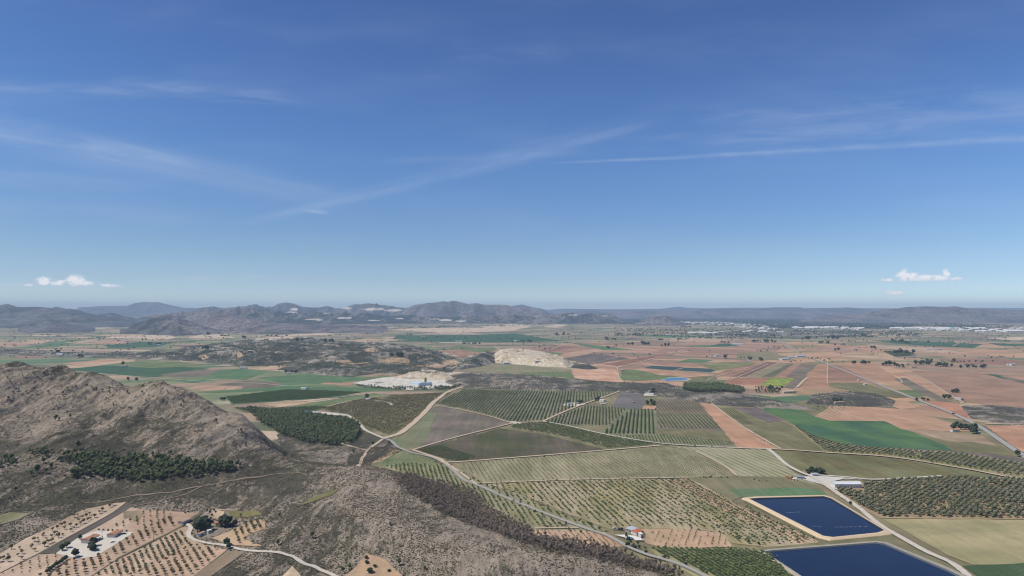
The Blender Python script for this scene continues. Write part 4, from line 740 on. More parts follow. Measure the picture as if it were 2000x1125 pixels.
# ------------------------------------------------------------------ plants
def ico(sub=1):
    bm = bmesh.new(); bmesh.ops.create_icosphere(bm, subdivisions=sub, radius=1); bm.verts.ensure_lookup_table()
    v = np.array([q.co[:] for q in bm.verts]); f = np.array([[x.index for x in p.verts] for p in bm.faces]); bm.free(); return v, f
I0, I1 = ico(1), ico(2)
OCT = (np.array([(1, 0, 0), (-1, 0, 0), (0, 1, 0), (0, -1, 0), (0, 0, 1.), (0, 0, -.4)]), np.array([(0, 2, 4), (2, 1, 4), (1, 3, 4), (3, 0, 4), (2, 0, 5), (1, 2, 5), (3, 1, 5), (0, 3, 5)]))
def clumps(n_, cx, cz_, rx, rz, cr, seed, base=I0, squash=.8, shell=.75):
    r = np.random.RandomState(seed); V_, F_ = [], []; o = 0
    for i in range(n_):
        d = r.normal(size=3); d /= np.linalg.norm(d); q = shell + (1 - shell) * r.rand() if i else 0.2
        q = q * r.uniform(.55, 1.0)
        c = np.array([d[0] * rx * q + cx, d[1] * rx * q, d[2] * rz * q + cz_]); s = cr * r.uniform(.65, 1.25)
        v = base[0] * (1 + r.uniform(-.28, .28, (len(base[0]), 1))) * s * np.array([1, 1, squash]) + c
        V_.append(v); F_.append(base[1] + o); o += len(v)
    return np.concatenate(V_), np.concatenate(F_)
def trunk_np(h, r0, r1, lean=0.0, k=6, limbs=3, seed=0, spread=1.2):
    V_, F_ = [], []; rr = np.random.RandomState(seed)
    def tube(p0, p1, a, b):
        o = sum(len(q) for q in V_); p0, p1 = np.array(p0, float), np.array(p1, float); d = p1 - p0; d /= np.linalg.norm(d)
        u = np.cross(d, [0, 1, .1]); u /= np.linalg.norm(u); w_ = np.cross(d, u)
        for p, q in ((p0, a), (p1, b)): V_.append(np.array([p + q * (u * math.cos(t) + w_ * math.sin(t)) for t in np.arange(k) * 2 * math.pi / k]))
        for i in range(k): j = (i + 1) % k; F_.append((o + i, o + j, o + k + j)); F_.append((o + i, o + k + j, o + k + i))
    tube((0, 0, -.4), (lean, 0, h), r0, r1)
    for i in range(limbs):
        a = rr.uniform(0, 6.28); tube((lean * .9, 0, h * .85), (lean + math.cos(a) * spread, math.sin(a) * spread, h + spread * rr.uniform(.6, 1.1)), r1 * .8, r1 * .35)
    return np.concatenate(V_), np.array(F_)
def tree_mesh(name, crown, trunk, mc, mb=M_bark):
    v = np.concatenate([crown[0], trunk[0]]); f = np.concatenate([crown[1], trunk[1] + len(crown[0])])
    return np_mesh(name, v, f, [mc, mb], [0] * len(crown[1]) + [1] * len(trunk[1]))
KIND = {
    'almond': [tree_mesh('almond_tree', clumps(9, 0, 2.3, 1.35, .9, .75, 100 + i), trunk_np(1.3, .16, .11, limbs=3, seed=i, spread=.8), M_almond) for i in range(5)],
    'olive': [tree_mesh('olive_tree', clumps(11, 0, 2.6, 1.8, 1.2, .95, 200 + i), trunk_np(1.2, .28, .18, limbs=3, seed=i, spread=.9), M_olive) for i in range(5)],
    'green': [tree_mesh('orchard_tree', clumps(8, 0, 2.0, 1.3, .9, .8, 250 + i), trunk_np(1.0, .15, .1, limbs=2, seed=i, spread=.7), M_green) for i in range(4)],
    'pine': [tree_mesh('pine_tree', clumps(64, 0, 4.7, 2.2, 3.0, .85, 300 + i, OCT, 1.0, .45), trunk_np(3.6, .24, .15, limbs=3, seed=i, spread=1.3), M_pine) for i in range(6)],
    'bare': [tree_mesh('bare_tree', clumps(16, 0, 4.4, 1.8, 2.3, .8, 400 + i, OCT, 1.1, .5), trunk_np(2.8, .18, .12, limbs=5, seed=i, spread=1.6), M_bare) for i in range(6)],
    'shade': [tree_mesh('shade_tree', clumps(34, 0, 5.2, 3.4, 3.2, 1.2, 500 + i), trunk_np(3.0, .4, .28, limbs=4, seed=i, spread=2.2), M_dark) for i in range(5)],
    'bush': [tree_mesh('juniper_bush', clumps(6, 0, 1.0, 1.0, .7, .85, 600 + i), trunk_np(.5, .1, .08, limbs=2, seed=i, spread=.5), M_dark) for i in range(4)],
}
POOL = {k: [] for k in ('almond', 'olive', 'green', 'pine', 'bare')}
def spots_in(W, dirv, row, step, jit, drop, x0=None):
    W = np.array(W); d = np.array(dirv) / np.linalg.norm(dirv); n_ = np.array([-d[1], d[0]])
    a = W @ d; b = W @ n_
    A, B = np.meshgrid(np.arange(a.min(), a.max(), step), np.arange(b.min(), b.max(), row))
    A = A + RS.uniform(-jit, jit, A.shape) * step; B = B + RS.uniform(-jit, jit, B.shape) * row * .6
    P = A.reshape(-1, 1) * d + B.reshape(-1, 1) * n_
    P = P[pip([tuple(q) for q in W], P[:, 0], P[:, 1])]
    return P[RS.rand(len(P)) > drop]
TAGS = ['']
def tagid(t):
    if t not in TAGS: TAGS.append(t)
    return TAGS.index(t)
def orchard(poly, kind, vp, row, step, size=1.0, jit=.06, drop=.06, hug=False, svar=.18, patchy=0.0, tag=''):
    W = [gt(*p)[:2] if hug else gp(*p) for p in poly]
    P = spots_in(W, ((vp - 1000) / F, 1.0), row, step, jit, drop)
    if patchy: P = P[vnoise(P[:, 0] / 28, P[:, 1] / 28, 5) > patchy]
    P = np.array([q for q in P if (int(q[0] // 3.5), int(q[1] // 3.5)) not in LANES])
    s = size * (1 + RS.uniform(-svar, svar, len(P)))
    z = HH(P[:, 0], P[:, 1]) + (.5 if hug else 1.0) if hug else np.full(len(P), .6)
    POOL[kind].append(np.c_[P, z, s, np.full(len(P), tagid(tag))])
def wood(poly, kind, sp, size=1.0, thin=0.0, hug=True, svar=.42, tag=''):
    W = [gt(*p)[:2] for p in poly]
    P = spots_in(W, (.31, 1), sp, sp, .42, .06)
    if thin: P = P[fbm(P[:, 0] / 30, P[:, 1] / 30, 8, 2) > thin]
    sd_ = sdist(W, P[:, 0], P[:, 1]); P = P[RS.rand(len(P)) < np.clip(sd_ / 16 + .3, 0, 1)]
    s = size * (1 + RS.uniform(-svar, svar, len(P)))
    POOL[kind].append(np.c_[P, HH(P[:, 0], P[:, 1]) - .2, s, np.full(len(P), tagid(tag))])
# main almond orchard, upper sapling grid, strips
orchard([(956, 948), (1130, 941), (1340, 938), (1440, 990), (1598, 1060), (1500, 1067), (1434, 1060), (1412, 1038), (1345, 1031), (1195, 1031), (1110, 1003), (1015, 962)], 'green', 746, 7.5, 5.2, 1.08, drop=.12, jit=.12, svar=.35, tag='in the big tan orchard left of the upper reservoir')
orchard([(892, 907), (1030, 896), (1190, 883), (1288, 874), (1362, 884), (1408, 913), (1428, 929), (1350, 932), (1100, 938), (952, 943), (928, 930)], 'green', 746, 7.0, 6.0, .62, drop=.08, tag='in the grid of saplings above the big tan orchard')
orchard([(1300, 941), (1340, 938), (1600, 1058), (1560, 1063), (1430, 1005)], 'almond', 746, 6, 3.6, .6, drop=.1, tag='in the pinkish strip beside the upper reservoir')
orchard([(885, 912), (945, 947), (1010, 968), (1108, 1012), (1185, 1038), (1045, 1030), (965, 994), (905, 958), (800, 925), (752, 914), (790, 906)], 'green', 746, 6.5, 4.6, 1.1, drop=.14, jit=.14, svar=.3, tag='in the long orchard between paved lane and leafless wood')
orchard([(732, 906), (790, 882), (848, 899), (860, 910), (800, 913)], 'green', 1500, 5.0, 4.0, .45)
orchard([(726, 905), (772, 877), (782, 879), (745, 901)], 'almond', 1500, 6.0, 5.0, .8)
orchard([(1045, 1036), (1130, 1036), (1178, 1042), (1225, 1066), (1140, 1070), (1045, 1048)], 'almond', 746, 6, 4.5, .62, tag='in the pale plot between leafless wood and lane')
orchard([(1275, 1038), (1345, 1037), (1408, 1044), (1428, 1068), (1300, 1069), (1268, 1060)], 'almond', 1500, 6.5, 5.5, .62, drop=.25, tag='in the pale plot right of the orange roofed villa')
orchard([(1266, 1072), (1440, 1074), (1498, 1080), (1556, 1140), (1390, 1140), (1318, 1104)], 'green', 502, 5.2, 2.2, 1.0, drop=.02, tag='in the dense green rows below the villa')
orchard([(1626, 962), (1640, 957), (1690, 962), (1686, 945), (1760, 939), (1840, 933), (1960, 935), (2040, 938), (2040, 1013), (1724, 1010), (1674, 986)], 'olive', 2360, 6.4, 5.2, 1.12, drop=.10, jit=.14, svar=.35, tag='in the large grove right of the livestock shed')
orchard([(1545, 829), (1590, 854), (1640, 869), (1700, 876), (1860, 886), (2040, 913), (2040, 934), (1970, 928), (1880, 912), (1740, 890), (1612, 882)], 'olive', 2360, 8.0, 6.0, 1.1, drop=.05, tag='in the long strip grove below the green crop field')
# centre vineyards and orchards, rows running away from the camera
orchard([(852, 789), (905, 761), (1060, 765), (1210, 767), (1138, 788), (1062, 821), (1000, 824), (930, 804)], 'green', 1140, 8.5, 3.0, 1.15, drop=.03)
orchard([(1064, 823), (1147, 793), (1224, 798), (1188, 831), (1100, 830)], 'green', 1180, 7.5, 2.8, 1.1, drop=.03)
orchard([(1176, 848), (1229, 802), (1280, 801), (1280, 848)], 'green', 1262, 8.5, 2.8, 1.3, drop=.02)
orchard([(1285, 782), (1362, 782), (1408, 838), (1285, 836)], 'almond', 1150, 8.0, 2.8, .75, drop=.03)
orchard([(1285, 812), (1384, 812), (1408, 838), (1285, 836)], 'green', 1150, 8.0, 2.8, 1.1, drop=.03)
orchard([(1200, 853), (1290, 852), (1430, 866), (1436, 872), (1300, 867)], 'green', 1150, 6.0, 3.6, 1.1)
orchard([(1008, 830), (1062, 823), (1180, 852), (1280, 869), (1190, 877), (1085, 850), (996, 836)], 'green', 500, 7, 4.0, 1.15, drop=.05)
orchard([(815, 879), (856, 871), (932, 893), (905, 902), (880, 901)], 'green', 1300, 5.5, 3.0, .9)
orchard([(1406, 799), (1434, 798), (1470, 828), (1452, 831)], 'green', 1150, 6, 3, .6)
orchard([(626, 797), (700, 781), (735, 778), (745, 783), (765, 773), (880, 768), (857, 780), (832, 800), (797, 833), (763, 850), (745, 847), (702, 828), (680, 812)], 'almond', 1400, 7, 5.5, 1.05, drop=.12, svar=.3)
orchard([(626, 797), (700, 781), (735, 778), (880, 768), (857, 780), (832, 800), (797, 833), (763, 850), (702, 828)], 'green', 1400, 9, 8, 1.1, drop=.4, svar=.3)
orchard([(442, 776), (560, 762), (640, 764), (706, 767), (620, 778), (520, 785), (455, 789)], 'green', 1500, 6.5, 3.6, 1.1, drop=.04)
orchard([(458, 797), (540, 798), (620, 794), (638, 797), (590, 807), (482, 805)], 'green', 1500, 6.5, 4.0, 1.1, drop=.04)
# near valley (individual trees stand out here)
orchard([(-20, 1100), (50, 1056), (106, 1030), (165, 998), (213, 988), (240, 984), (216, 1000), (150, 1037), (76, 1079), (-20, 1128)], 'almond', 915, 8.5, 6.5, 1.15, jit=.2, drop=.38, hug=True, svar=.35, tag='in the sparse sloping strip at the left edge')
orchard([(270, 1008), (286, 1000), (345, 1003), (330, 1020), (262, 1052), (272, 1030), (225, 1034), (205, 1034)], 'almond', 240, 6.5, 6, .75, jit=.14, drop=.4, hug=True, tag='in the pale plot above the white walled yard')
orchard([(350, 1026), (228, 1090), (170, 1128), (60, 1132), (140, 1097), (190, 1090), (264, 1043), (330, 1012)], 'almond', 58, 6.5, 6.5, 1.0, jit=.1, drop=.16, hug=True, tag='in the band below the white walled yard')
orchard([(-20, 1128), (76, 1088), (108, 1085), (125, 1092), (80, 1126)], 'almond', 58, 6.5, 6.5, .6, jit=.12, drop=.25, hug=True, tag='in the corner plot left of the yard gate')
orchard([(370, 1033), (372, 1050), (375, 1058), (340, 1085), (290, 1110), (240, 1128), (185, 1128), (232, 1097), (270, 1082), (280, 1070), (300, 1060)], 'olive', 58, 5.2, 5.2, .72, jit=.12, drop=.08, hug=True, tag='in the dense dark rows left of the drive bend')
orchard([(378, 1060), (438, 1077), (405, 1102), (372, 1127), (250, 1127), (300, 1108), (345, 1084)], 'almond', 58, 6.2, 6.2, 1.0, jit=.10, drop=.1, hug=True, tag='in the pale square plot below the gravel drive')
orchard([(450, 1044), (485, 1023), (513, 1018), (516, 1032), (488, 1042), (472, 1052), (500, 1066), (455, 1064)], 'olive', 300, 5.8, 5.8, .85, jit=.08, drop=.1, hug=True, tag='in the small plot right of the farmhouse trees')
# woods
wood([(112, 898), (120, 892), (200, 888), (330, 898), (430, 905), (470, 912), (470, 922), (400, 932), (330, 938), (280, 945), (240, 940), (170, 934), (125, 940), (130, 928), (160, 915), (110, 905)], 'pine', 3.8, .95, thin=.20, tag='in the long wood below the rocky ridge')
wood([(-20, 898), (30, 895), (40, 905), (30, 912), (-20, 918)], 'pine', 5, .9, thin=.35, tag='in the clump at the left photo edge'); wood([(50, 888), (75, 878), (110, 880), (100, 892), (60, 897)], 'pine', 5.5, .9, thin=.35, tag='in the small clump left of the long wood')
wood([(480, 798), (560, 806), (640, 814), (700, 826), (708, 850), (690, 868), (655, 874), (600, 868), (545, 850), (500, 822)], 'pine', 5.0, 1.15, thin=.18, tag='in the broad wood behind the rocky ridge')
wood([(758, 930), (790, 928), (850, 940), (900, 950), (938, 966), (956, 990), (1000, 1015), (1040, 1032), (1044, 1046), (1100, 1052), (1180, 1066), (1232, 1086), (1290, 1105), (1350, 1122), (1330, 1132), (1240, 1112), (1160, 1096), (1080, 1080), (1000, 1058), (960, 1040), (890, 1018), (830, 985), (780, 955)], 'bare', 3.7, .9, thin=.20, tag='in the wood behind the rocky spur')
wood([(1335, 752), (1400, 752), (1440, 757), (1455, 762), (1450, 769), (1400, 768), (1335, 764)], 'pine', 5.0, 1.3)
wood([(1470, 762), (1520, 762), (1528, 770), (1480, 770)], 'pine', 9, 1.1, thin=.3); wood([(1470, 758), (1500, 757), (1530, 762), (1500, 764)], 'pine', 9, 1.0, thin=.4)
wood([(695, 752), (760, 757), (830, 758), (850, 763), (780, 764), (700, 758)], 'pine', 8, .9, thin=.4); wood([(840, 756), (880, 757), (905, 751), (900, 757), (870, 764), (850, 763)], 'pine', 8, 1.0, thin=.3)
wood([(310, 690), (440, 676), (560, 669), (640, 669), (790, 680), (890, 702), (860, 713), (640, 715), (470, 715)], 'pine', 12, .8, thin=.44)
wood([(560, 717), (740, 713), (862, 715), (900, 708), (858, 731), (640, 733)], 'pine', 11, .7, thin=.45)
wood([(880, 735), (980, 730), (1110, 741), (1300, 749), (1440, 769), (1560, 795), (1400, 789), (1212, 764), (905, 757)], 'pine', 13, .5, thin=.55)
wood([(0, 684), (180, 691), (350, 689), (400, 695), (400, 704), (120, 696), (0, 691)], 'pine', 16, .85, thin=.45)
wood([(1575, 790), (1590, 771), (1710, 769), (1745, 785), (1680, 793)], 'pine', 11, .5, thin=.5)
wood([(1725, 688), (1760, 685), (1785, 690), (1780, 697), (1745, 696)], 'pine', 9, 1.0, thin=.3)
wood([(1560, 798), (1590, 795), (1745, 792), (1700, 797)], 'pine', 16, .7, thin=.5)

LAB = {
    'almond': ('almond_tree', 'small almond tree with thin brownish crown on bare orange soil', 'almond tree', 'almond trees on bare soil in the orchards', 'almond_trees', 'small pale brown orchard trees standing in rows beyond the nearest ones'),
    'olive': ('olive_tree', 'round grey green olive tree in a row of the dense groves', 'olive tree', 'olive trees in the groves', 'olive_trees', 'round grey green olive trees filling the rest of the groves'),
    'green': ('orchard_tree', 'small green fruit tree in a long orchard row on dry grass', 'fruit tree', 'green fruit trees in orchard rows', 'orchard_trees', 'small green fruit trees in long rows across the plain'),
    'pine': ('pine_tree', 'dark green pine in the wood at the foot of the rocky ridge', 'pine tree', 'pines of the wood below the ridge', 'pine_trees', 'dark pines of the farther woods on the plain'),
    'bare': ('bare_tree', 'leafless grey brown tree in the wood behind the rocky spur', 'bare tree', 'leafless trees behind the spur', 'bare_trees', 'leafless grey brown trees of the wood farther along the spur'),
}
BASE = {'almond': 'small brownish almond tree', 'olive': 'round dark olive tree', 'green': 'small green fruit tree', 'pine': 'dark green pine', 'bare': 'leafless grey brown tree'}
def scatter(name, P, bases, mats, mi, **kw):
    """one mesh of many copies; bases = list of (v, f, matindex)"""
    V_, F_, M_ = [], [], []; o = 0; pick = RS.randint(0, len(bases), len(P))
    for b, (v, f, m) in enumerate(bases):
        Q = P[pick == b]
        if not len(Q): continue
        a = RS.uniform(0, 6.28, len(Q)); c, s = np.cos(a), np.sin(a); sc = Q[:, 3]
        vx = (v[None, :, 0] * c[:, None] - v[None, :, 1] * s[:, None]) * sc[:, None] + Q[:, 0:1]
        vy = (v[None, :, 0] * s[:, None] + v[None, :, 1] * c[:, None]) * sc[:, None] + Q[:, 1:2]
        vz = v[None, :, 2] * sc[:, None] * (kw.get('tall', 1.0)) + Q[:, 2:3]
        V_.append(np.stack([vx, vy, vz], -1).reshape(-1, 3)); F_.append((f[None] + (np.arange(len(Q)) * len(v))[:, None, None]).reshape(-1, 3) + o); M_.append(np.tile(m, len(Q))); o += len(Q) * len(v)
    return np_mesh(name, np.concatenate(V_), np.concatenate(F_), mats, np.concatenate(M_))
def in_view(P, m=15):
    px = 1000 + P[:, 0] / P[:, 1] * F; py = HZ + (CZ - P[:, 2]) / P[:, 1] * F
    return (px > -m) & (px < 2000 + m) & (py < 1125 + m)
LOWB = {
    'almond': lambda s: clumps(3, 0, 2.2, 1.0, .5, 1.05, 900 + s), 'olive': lambda s: clumps(4, 0, 2.4, 1.4, .8, 1.35, 920 + s), 'green': lambda s: clumps(3, 0, 1.9, .9, .6, 1.05, 940 + s),
    'pine': lambda s: clumps(16, 0, 4.6, 2.1, 2.8, 1.25, 960 + s, OCT, 1.0, .4), 'bare': lambda s: clumps(9, 0, 4.0, 1.7, 2.2, .85, 980 + s, OCT, 1.2, .4),
}
MATK = {'almond': M_almond, 'olive': M_olive, 'green': M_green, 'pine': M_pine, 'bare': M_bare}
for kd, L in POOL.items():
    P = np.concatenate(L); P = P[in_view(P)]; P = P[np.argsort(P[:, 1] / P[:, 3] ** .3)]
    nm, lab, cat, grp, snm, slab = LAB[kd]
    near, rest = P[:300], P[300:]
    for i, (x, y, z, s, tg) in enumerate(near):
        wh = TAGS[int(tg)]; o = link(nm, KIND[kd][i % len(KIND[kd])], loc=(x, y, z), rz=random.uniform(0, 6.28), label=(BASE[kd] + ' ' + wh) if wh else lab, cat=cat, group=(cat + 's ' + wh) if wh else grp); o.scale = (s, s, s * random.uniform(.9, 1.12))
    if len(rest):
        bs = [(*b, np.zeros(len(b[1]), int)) for b in (LOWB[kd](i) for i in range(5))]
        link(snm, scatter(snm, rest, bs, MATK[kd], None), label=slab, cat='trees', kind='stuff')
    print(kd, len(P))

# scattered single bushes and pines on the slopes, each one a tree of its own
def one(kind, px, py, s, name, label, cat, group=None, D=None, tall=1.0):
    x, y, z = gt(px, py); o = link(name, random.choice(KIND[kind]), loc=(x, y, z - .1), rz=random.uniform(0, 6.28), label=label, cat=cat, group=group); o.scale = (s, s, s * tall); return o
for a in [(109, 822, 1.0), (137, 818, .7), (152, 877, 1.1), (72, 925, 1.2), (100, 915, .8), (115, 822, .6), (422, 826, .75), (16, 782, .6), (66, 763, .6), (120, 758, .45), (148, 757, .5), (188, 766, .5), (200, 765, .55), (213, 768, .5), (62, 700, .0), (333, 888, .6), (279, 756, .5),
          (72, 740, .45), (85, 732, .5), (104, 730, .5), (44, 736, .4), (98, 741, .4), (90, 925, .7), (30, 960, .6), (60, 930, .8), (85, 905, .8), (8, 730, .4), (20, 748, .4), (160, 760, .35), (290, 775, .35), (110, 796, .4)]:
    if a[2]: one('pine', a[0], a[1], a[2] * 1.4, 'lone_pine', 'dark lone pine on the rocky left ridge above the wood', 'pine tree', 'single pines scattered over the left ridge')
for i in range(34):
    t = i / 34; px = 10 + 470 * random.random(); py = np.interp(px, [0, 190, 260, 350, 440, 500], [718, 745, 762, 765, 810, 850]) + random.uniform(3, 50); one('pine', px, py, random.uniform(.45, .85), 'lone_pine', 'dark lone pine on the rocky left ridge above the wood', 'pine tree', 'single pines scattered over the left ridge')
for a in [(610, 1052, .8), (543, 1065, .75), (437, 1105, .0), (762, 1028, .5), (780, 1105, .8), (830, 1113, .5), (1068, 1078, .5), (563, 1102, .5), (520, 868, .8), (553, 890, .9), (556, 895, .8), (690, 885, .9), (683, 1112, .7), (670, 1120, .7), (728, 870, 1.0), (760, 868, .9), (610, 880, .5), (640, 886, .5), (545, 1010, .6), (500, 1030, .4), (470, 1010, .5)]:
    if a[2]: one('pine', a[0], a[1], a[2] * 1.15, 'lone_pine', 'dark lone pine in the scrub of the central spur', 'pine tree', 'single pines scattered over the central spur')

# scrub tufts, stones: uncountable cover of the hillsides
Xf = RS.uniform(-900, 420, 420000); Yf = RS.uniform(560, 1290, 420000); Zf = HH(Xf, Yf); Pf = np.c_[Xf, Yf, Zf - .1, RS.uniform(.4, 1.0, len(Xf)) ** 2 * 1.05]
NOTUFT = [[gt(*p)[:2] for p in q] for q in [[(-20, 1083), (106, 1027), (213, 985), (262, 986), (286, 998), (390, 1003), (372, 1013), (372, 1030), (366, 1048), (443, 1076), (375, 1135), (-30, 1140)], [(413, 1052), (440, 1043), (485, 1020), (516, 1015), (519, 1034), (476, 1053), (512, 1068), (449, 1066)], [(705, 1098), (715, 1083), (743, 1091), (790, 1130), (670, 1130)], [(571, 1108), (592, 1130), (548, 1130)], [(395, 1003), (425, 992), (460, 998), (440, 1043), (400, 1050), (375, 1040)]]]
SCP = [gp(*q) for q in [(560, 880), (700, 870), (748, 860), (790, 880), (722, 906), (640, 915)]]; fl_ = (Pf[:, 2] <= 1.2) & pip(SCP, Xf, Yf); Pf[fl_, 2] = .6
ok = ((Pf[:, 2] > 1.2) | fl_) & in_view(Pf)
for q in NOTUFT: ok &= ~pip(q, Xf, Yf)
dens = fbm(Xf / 70, Yf / 70, 4, 3) * .55 + fbm((Xf * ca + Yf * sa) / 60, (-Xf * sa + Yf * ca) / 14, 6, 3) * .45
ok &= RS.rand(len(Xf)) < np.clip((dens - .37) * 5.5, .16, 1)
Pt = Pf[ok]; print('tufts', len(Pt))
ob = []
for i in range(5):
    r = np.random.RandomState(i); v = OCT[0] * (1 + r.uniform(-.3, .3, (6, 1))) * np.array([1, 1, .75]); v[:, 2] += .25; ob.append((v, OCT[1], np.zeros(8, int)))
link('scrub', scatter('scrub', Pt, ob, M_shrub, None), label='low dark scrub and grass tufts covering the rocky slopes', cat='scrub', kind='stuff')
sel = RS.rand(len(Pf)) < .10; sel &= (Pf[:, 2] > 6) & in_view(Pf) & (dens < .50)
for q in NOTUFT: sel &= ~pip(q, Xf, Yf)
Ps = Pf[sel]; Ps[:, 3] *= .9
link('loose_stones', scatter('loose_stones', Ps, ob, M_stone, None), label='pale limestone blocks lying loose over the slopes', cat='stones', kind='stuff')

# ------------------------------------------------------------------ buildings
M_glass = plain('dark_window', '3a4048', rough=.3, var=.02); M_door = plain('wooden_door', '6a4c38')
def boxv(x0, x1, y0, y1, z0, z1):
    v = [(a, b, c) for c in (z0, z1) for b in (y0, y1) for a in (x0, x1)]
    return v, [(0, 2, 3, 1), (4, 5, 7, 6), (0, 1, 5, 4), (2, 6, 7, 3), (0, 4, 6, 2), (1, 3, 7, 5)]
def bmesh_from(name, parts, mat):
    V_, F_ = [], []
    for v, f in parts: o = len(V_); V_ += v; F_ += [tuple(i + o for i in q) for q in f]
    me = bpy.data.meshes.new(name); me.from_pydata(V_, [], F_); me.materials.append(mat); me.update(); return me
def roof_parts(L, W, h, ov=.5, rise=.3, kind='gable'):
    a, b, r = L / 2 + ov, W / 2 + ov, (W / 2 + ov) * rise
    if kind == 'flat': return [boxv(-a + ov * .4, a - ov * .4, -b + ov * .4, b - ov * .4, h, h + .35)]
    if kind == 'shed':
        v = [(-a, -b, h), (a, -b, h), (a, b, h + 2 * r * .5), (-a, b, h + 2 * r * .5)]; v += [(x, y, z + .2) for x, y, z in v]
        return [(v, [(3, 2, 1, 0), (4, 5, 6, 7), (0, 1, 5, 4), (2, 3, 7, 6), (1, 2, 6, 5), (3, 0, 4, 7)])]
    k = b if kind == 'hip' else 0
    v = [(-a, -b, h), (a, -b, h), (a, b, h), (-a, b, h), (-a + k, 0, h + r), (a - k, 0, h + r)]
    return [(v, [(0, 1, 5, 4), (2, 3, 4, 5), (1, 2, 5), (3, 0, 4), (3, 2, 1, 0)])]
def building(p, q, W, h, wall, roof, label, cat='house', name='house', kind='gable', rise=.3, nwin=3, chimney=False, detail=True, group=None, porch=False, hroof=None):
    """long axis from photo point p to q (centre line on the ground)"""
    A = Vector(gt(*p)); B = Vector(gt(*q)); c = (A + B) / 2; d = B - A; L = max(3.0, Vector((d.x, d.y)).length); rz = math.atan2(d.y, d.x)
    r = link(name, None, loc=(c.x, c.y, min(A.z, B.z) + .6), rz=rz, label=label, cat=cat, group=group)
    link('wall', bmesh_from('wall', [boxv(-L / 2, L / 2, -W / 2, W / 2, -1.5, h)], wall), r)
    ro = link('roof', bmesh_from('roof', roof_parts(L, W, h + .01, rise=rise, kind=kind), roof), r)
    if chimney: link('chimney', bmesh_from('chimney', [boxv(L * .2, L * .2 + .8, -.4, .4, h + .3, h + W * rise * .5 + 1.3)], wall), ro)
    if detail:
        for s in (-1, 1):
            for i in range(nwin):
                x = -L / 2 + L * (i + .6) / (nwin + .2)
                w_ = link('window', bmesh_from('window', [boxv(x - .6, x + .6, s * (W / 2 + .03) - .04, s * (W / 2 + .03) + .04, 1.0, 2.2)], M_glass), r)
        link('door', bmesh_from('door', [boxv(-.5 + L * .06, .5 + L * .06, -W / 2 - .06, -W / 2 + .02, 0, 2.1)], M_door), r)
    if porch:
        link('porch', bmesh_from('porch', [boxv(-L / 2, L / 2, -W / 2 - 3, -W / 2 - .02, 2.7, 3.0)] + [boxv(-L / 2 + i * L / 5, -L / 2 + i * L / 5 + .4, -W / 2 - 3, -W / 2 - 2.6, -1, 2.69) for i in range(5)] + [boxv(L / 2 - .4, L / 2, -W / 2 - 3, -W / 2 - 2.6, -1, 2.69)], wall), r)
    return r
W_WHITE = plain('white_render', 'e6e2dc', var=.05); W_CREAM = plain('cream_render', 'd8c8ae', var=.06); W_GREY = plain('grey_wall', 'b8b6b2', var=.06); W_BRICK = plain('ochre_wall', 'b48a70', var=.1)
R_TERRA = plain('terracotta_tiles', 'b88468', var=.16, scale=1.5); R_ORANGE = plain('orange_tiles', 'c66c48', var=.14, scale=1.5); R_METAL = plain('grey_sheet_roof', 'b6bec6', rough=.5, var=.05); R_BLUE = plain('blue_grey_roof', '8fa3b6', rough=.5, var=.05); R_TAN = plain('faded_tiles', 'b99f88', var=.12, scale=1.5)
R_SHED = plain('sheet_roof_panels', 'dcdfe2', rough=.45, var=.08, scale=.1)
# near valley, two homesteads
building((166, 1063), (187, 1053), 9, 3.4, W_WHITE, R_TERRA, 'white house with terracotta roof and arcaded porch in the pale walled yard', nwin=3, chimney=True, porch=True)
building((216, 1052), (230, 1044), 8, 3.0, W_WHITE, R_TERRA, 'small white outbuilding with clay roof in the upper end of the pale yard', 'outbuilding', 'outbuilding', nwin=1)
building((352, 1026), (369, 1018), 6, 3.0, W_WHITE, R_TAN, 'long low shed with pale tile roof at the bend of the gravel drive', 'shed', 'shed', nwin=2)
building((420, 1023), (430, 1020), 9, 4.2, W_CREAM, R_TAN, 'cream farmhouse with faded tile roof between two dark tree clumps', nwin=2, chimney=True)
building((425, 1031), (430, 1027), 5, 3.6, W_CREAM, R_ORANGE, 'small annex with bright orange roof in front of the cream farmhouse', 'annex', 'annex', nwin=1)
building((412, 1022), (417, 1020), 4, 3.2, plain('red_render', 'c08078'), R_TERRA, 'reddish lean-to beside the big pine clump', 'lean-to', 'outbuilding', nwin=1)
building((386, 1049), (398, 1044), 3, 2.4, W_WHITE, R_TAN, 'low white roadside store below the big pine clump', 'store', 'outbuilding', nwin=1)
building((405, 1042), (412, 1040), 3, 2.2, W_WHITE, W_WHITE, 'small white flat roofed hut beside the pine clump', 'hut', 'outbuilding', kind='flat', nwin=1)
# pool house by the lane
building((1227, 1037), (1240, 1041), 9, 3.2, W_GREY, R_METAL, 'grey metal roofed barn with a dark skylight behind the pool house', 'barn', 'barn', kind='shed', rise=.15, nwin=2)
building((1238, 1045), (1251, 1042), 9, 3.4, W_WHITE, R_ORANGE, 'white villa with bright orange tiled roof beside the swimming pool', 'villa', 'house', kind='hip', nwin=3, chimney=True)
building((1249, 1050), (1254, 1049), 5, 3.8, W_WHITE, W_WHITE, 'white cubic annex of the villa beside the orchard', 'annex', 'annex', kind='flat', nwin=1)
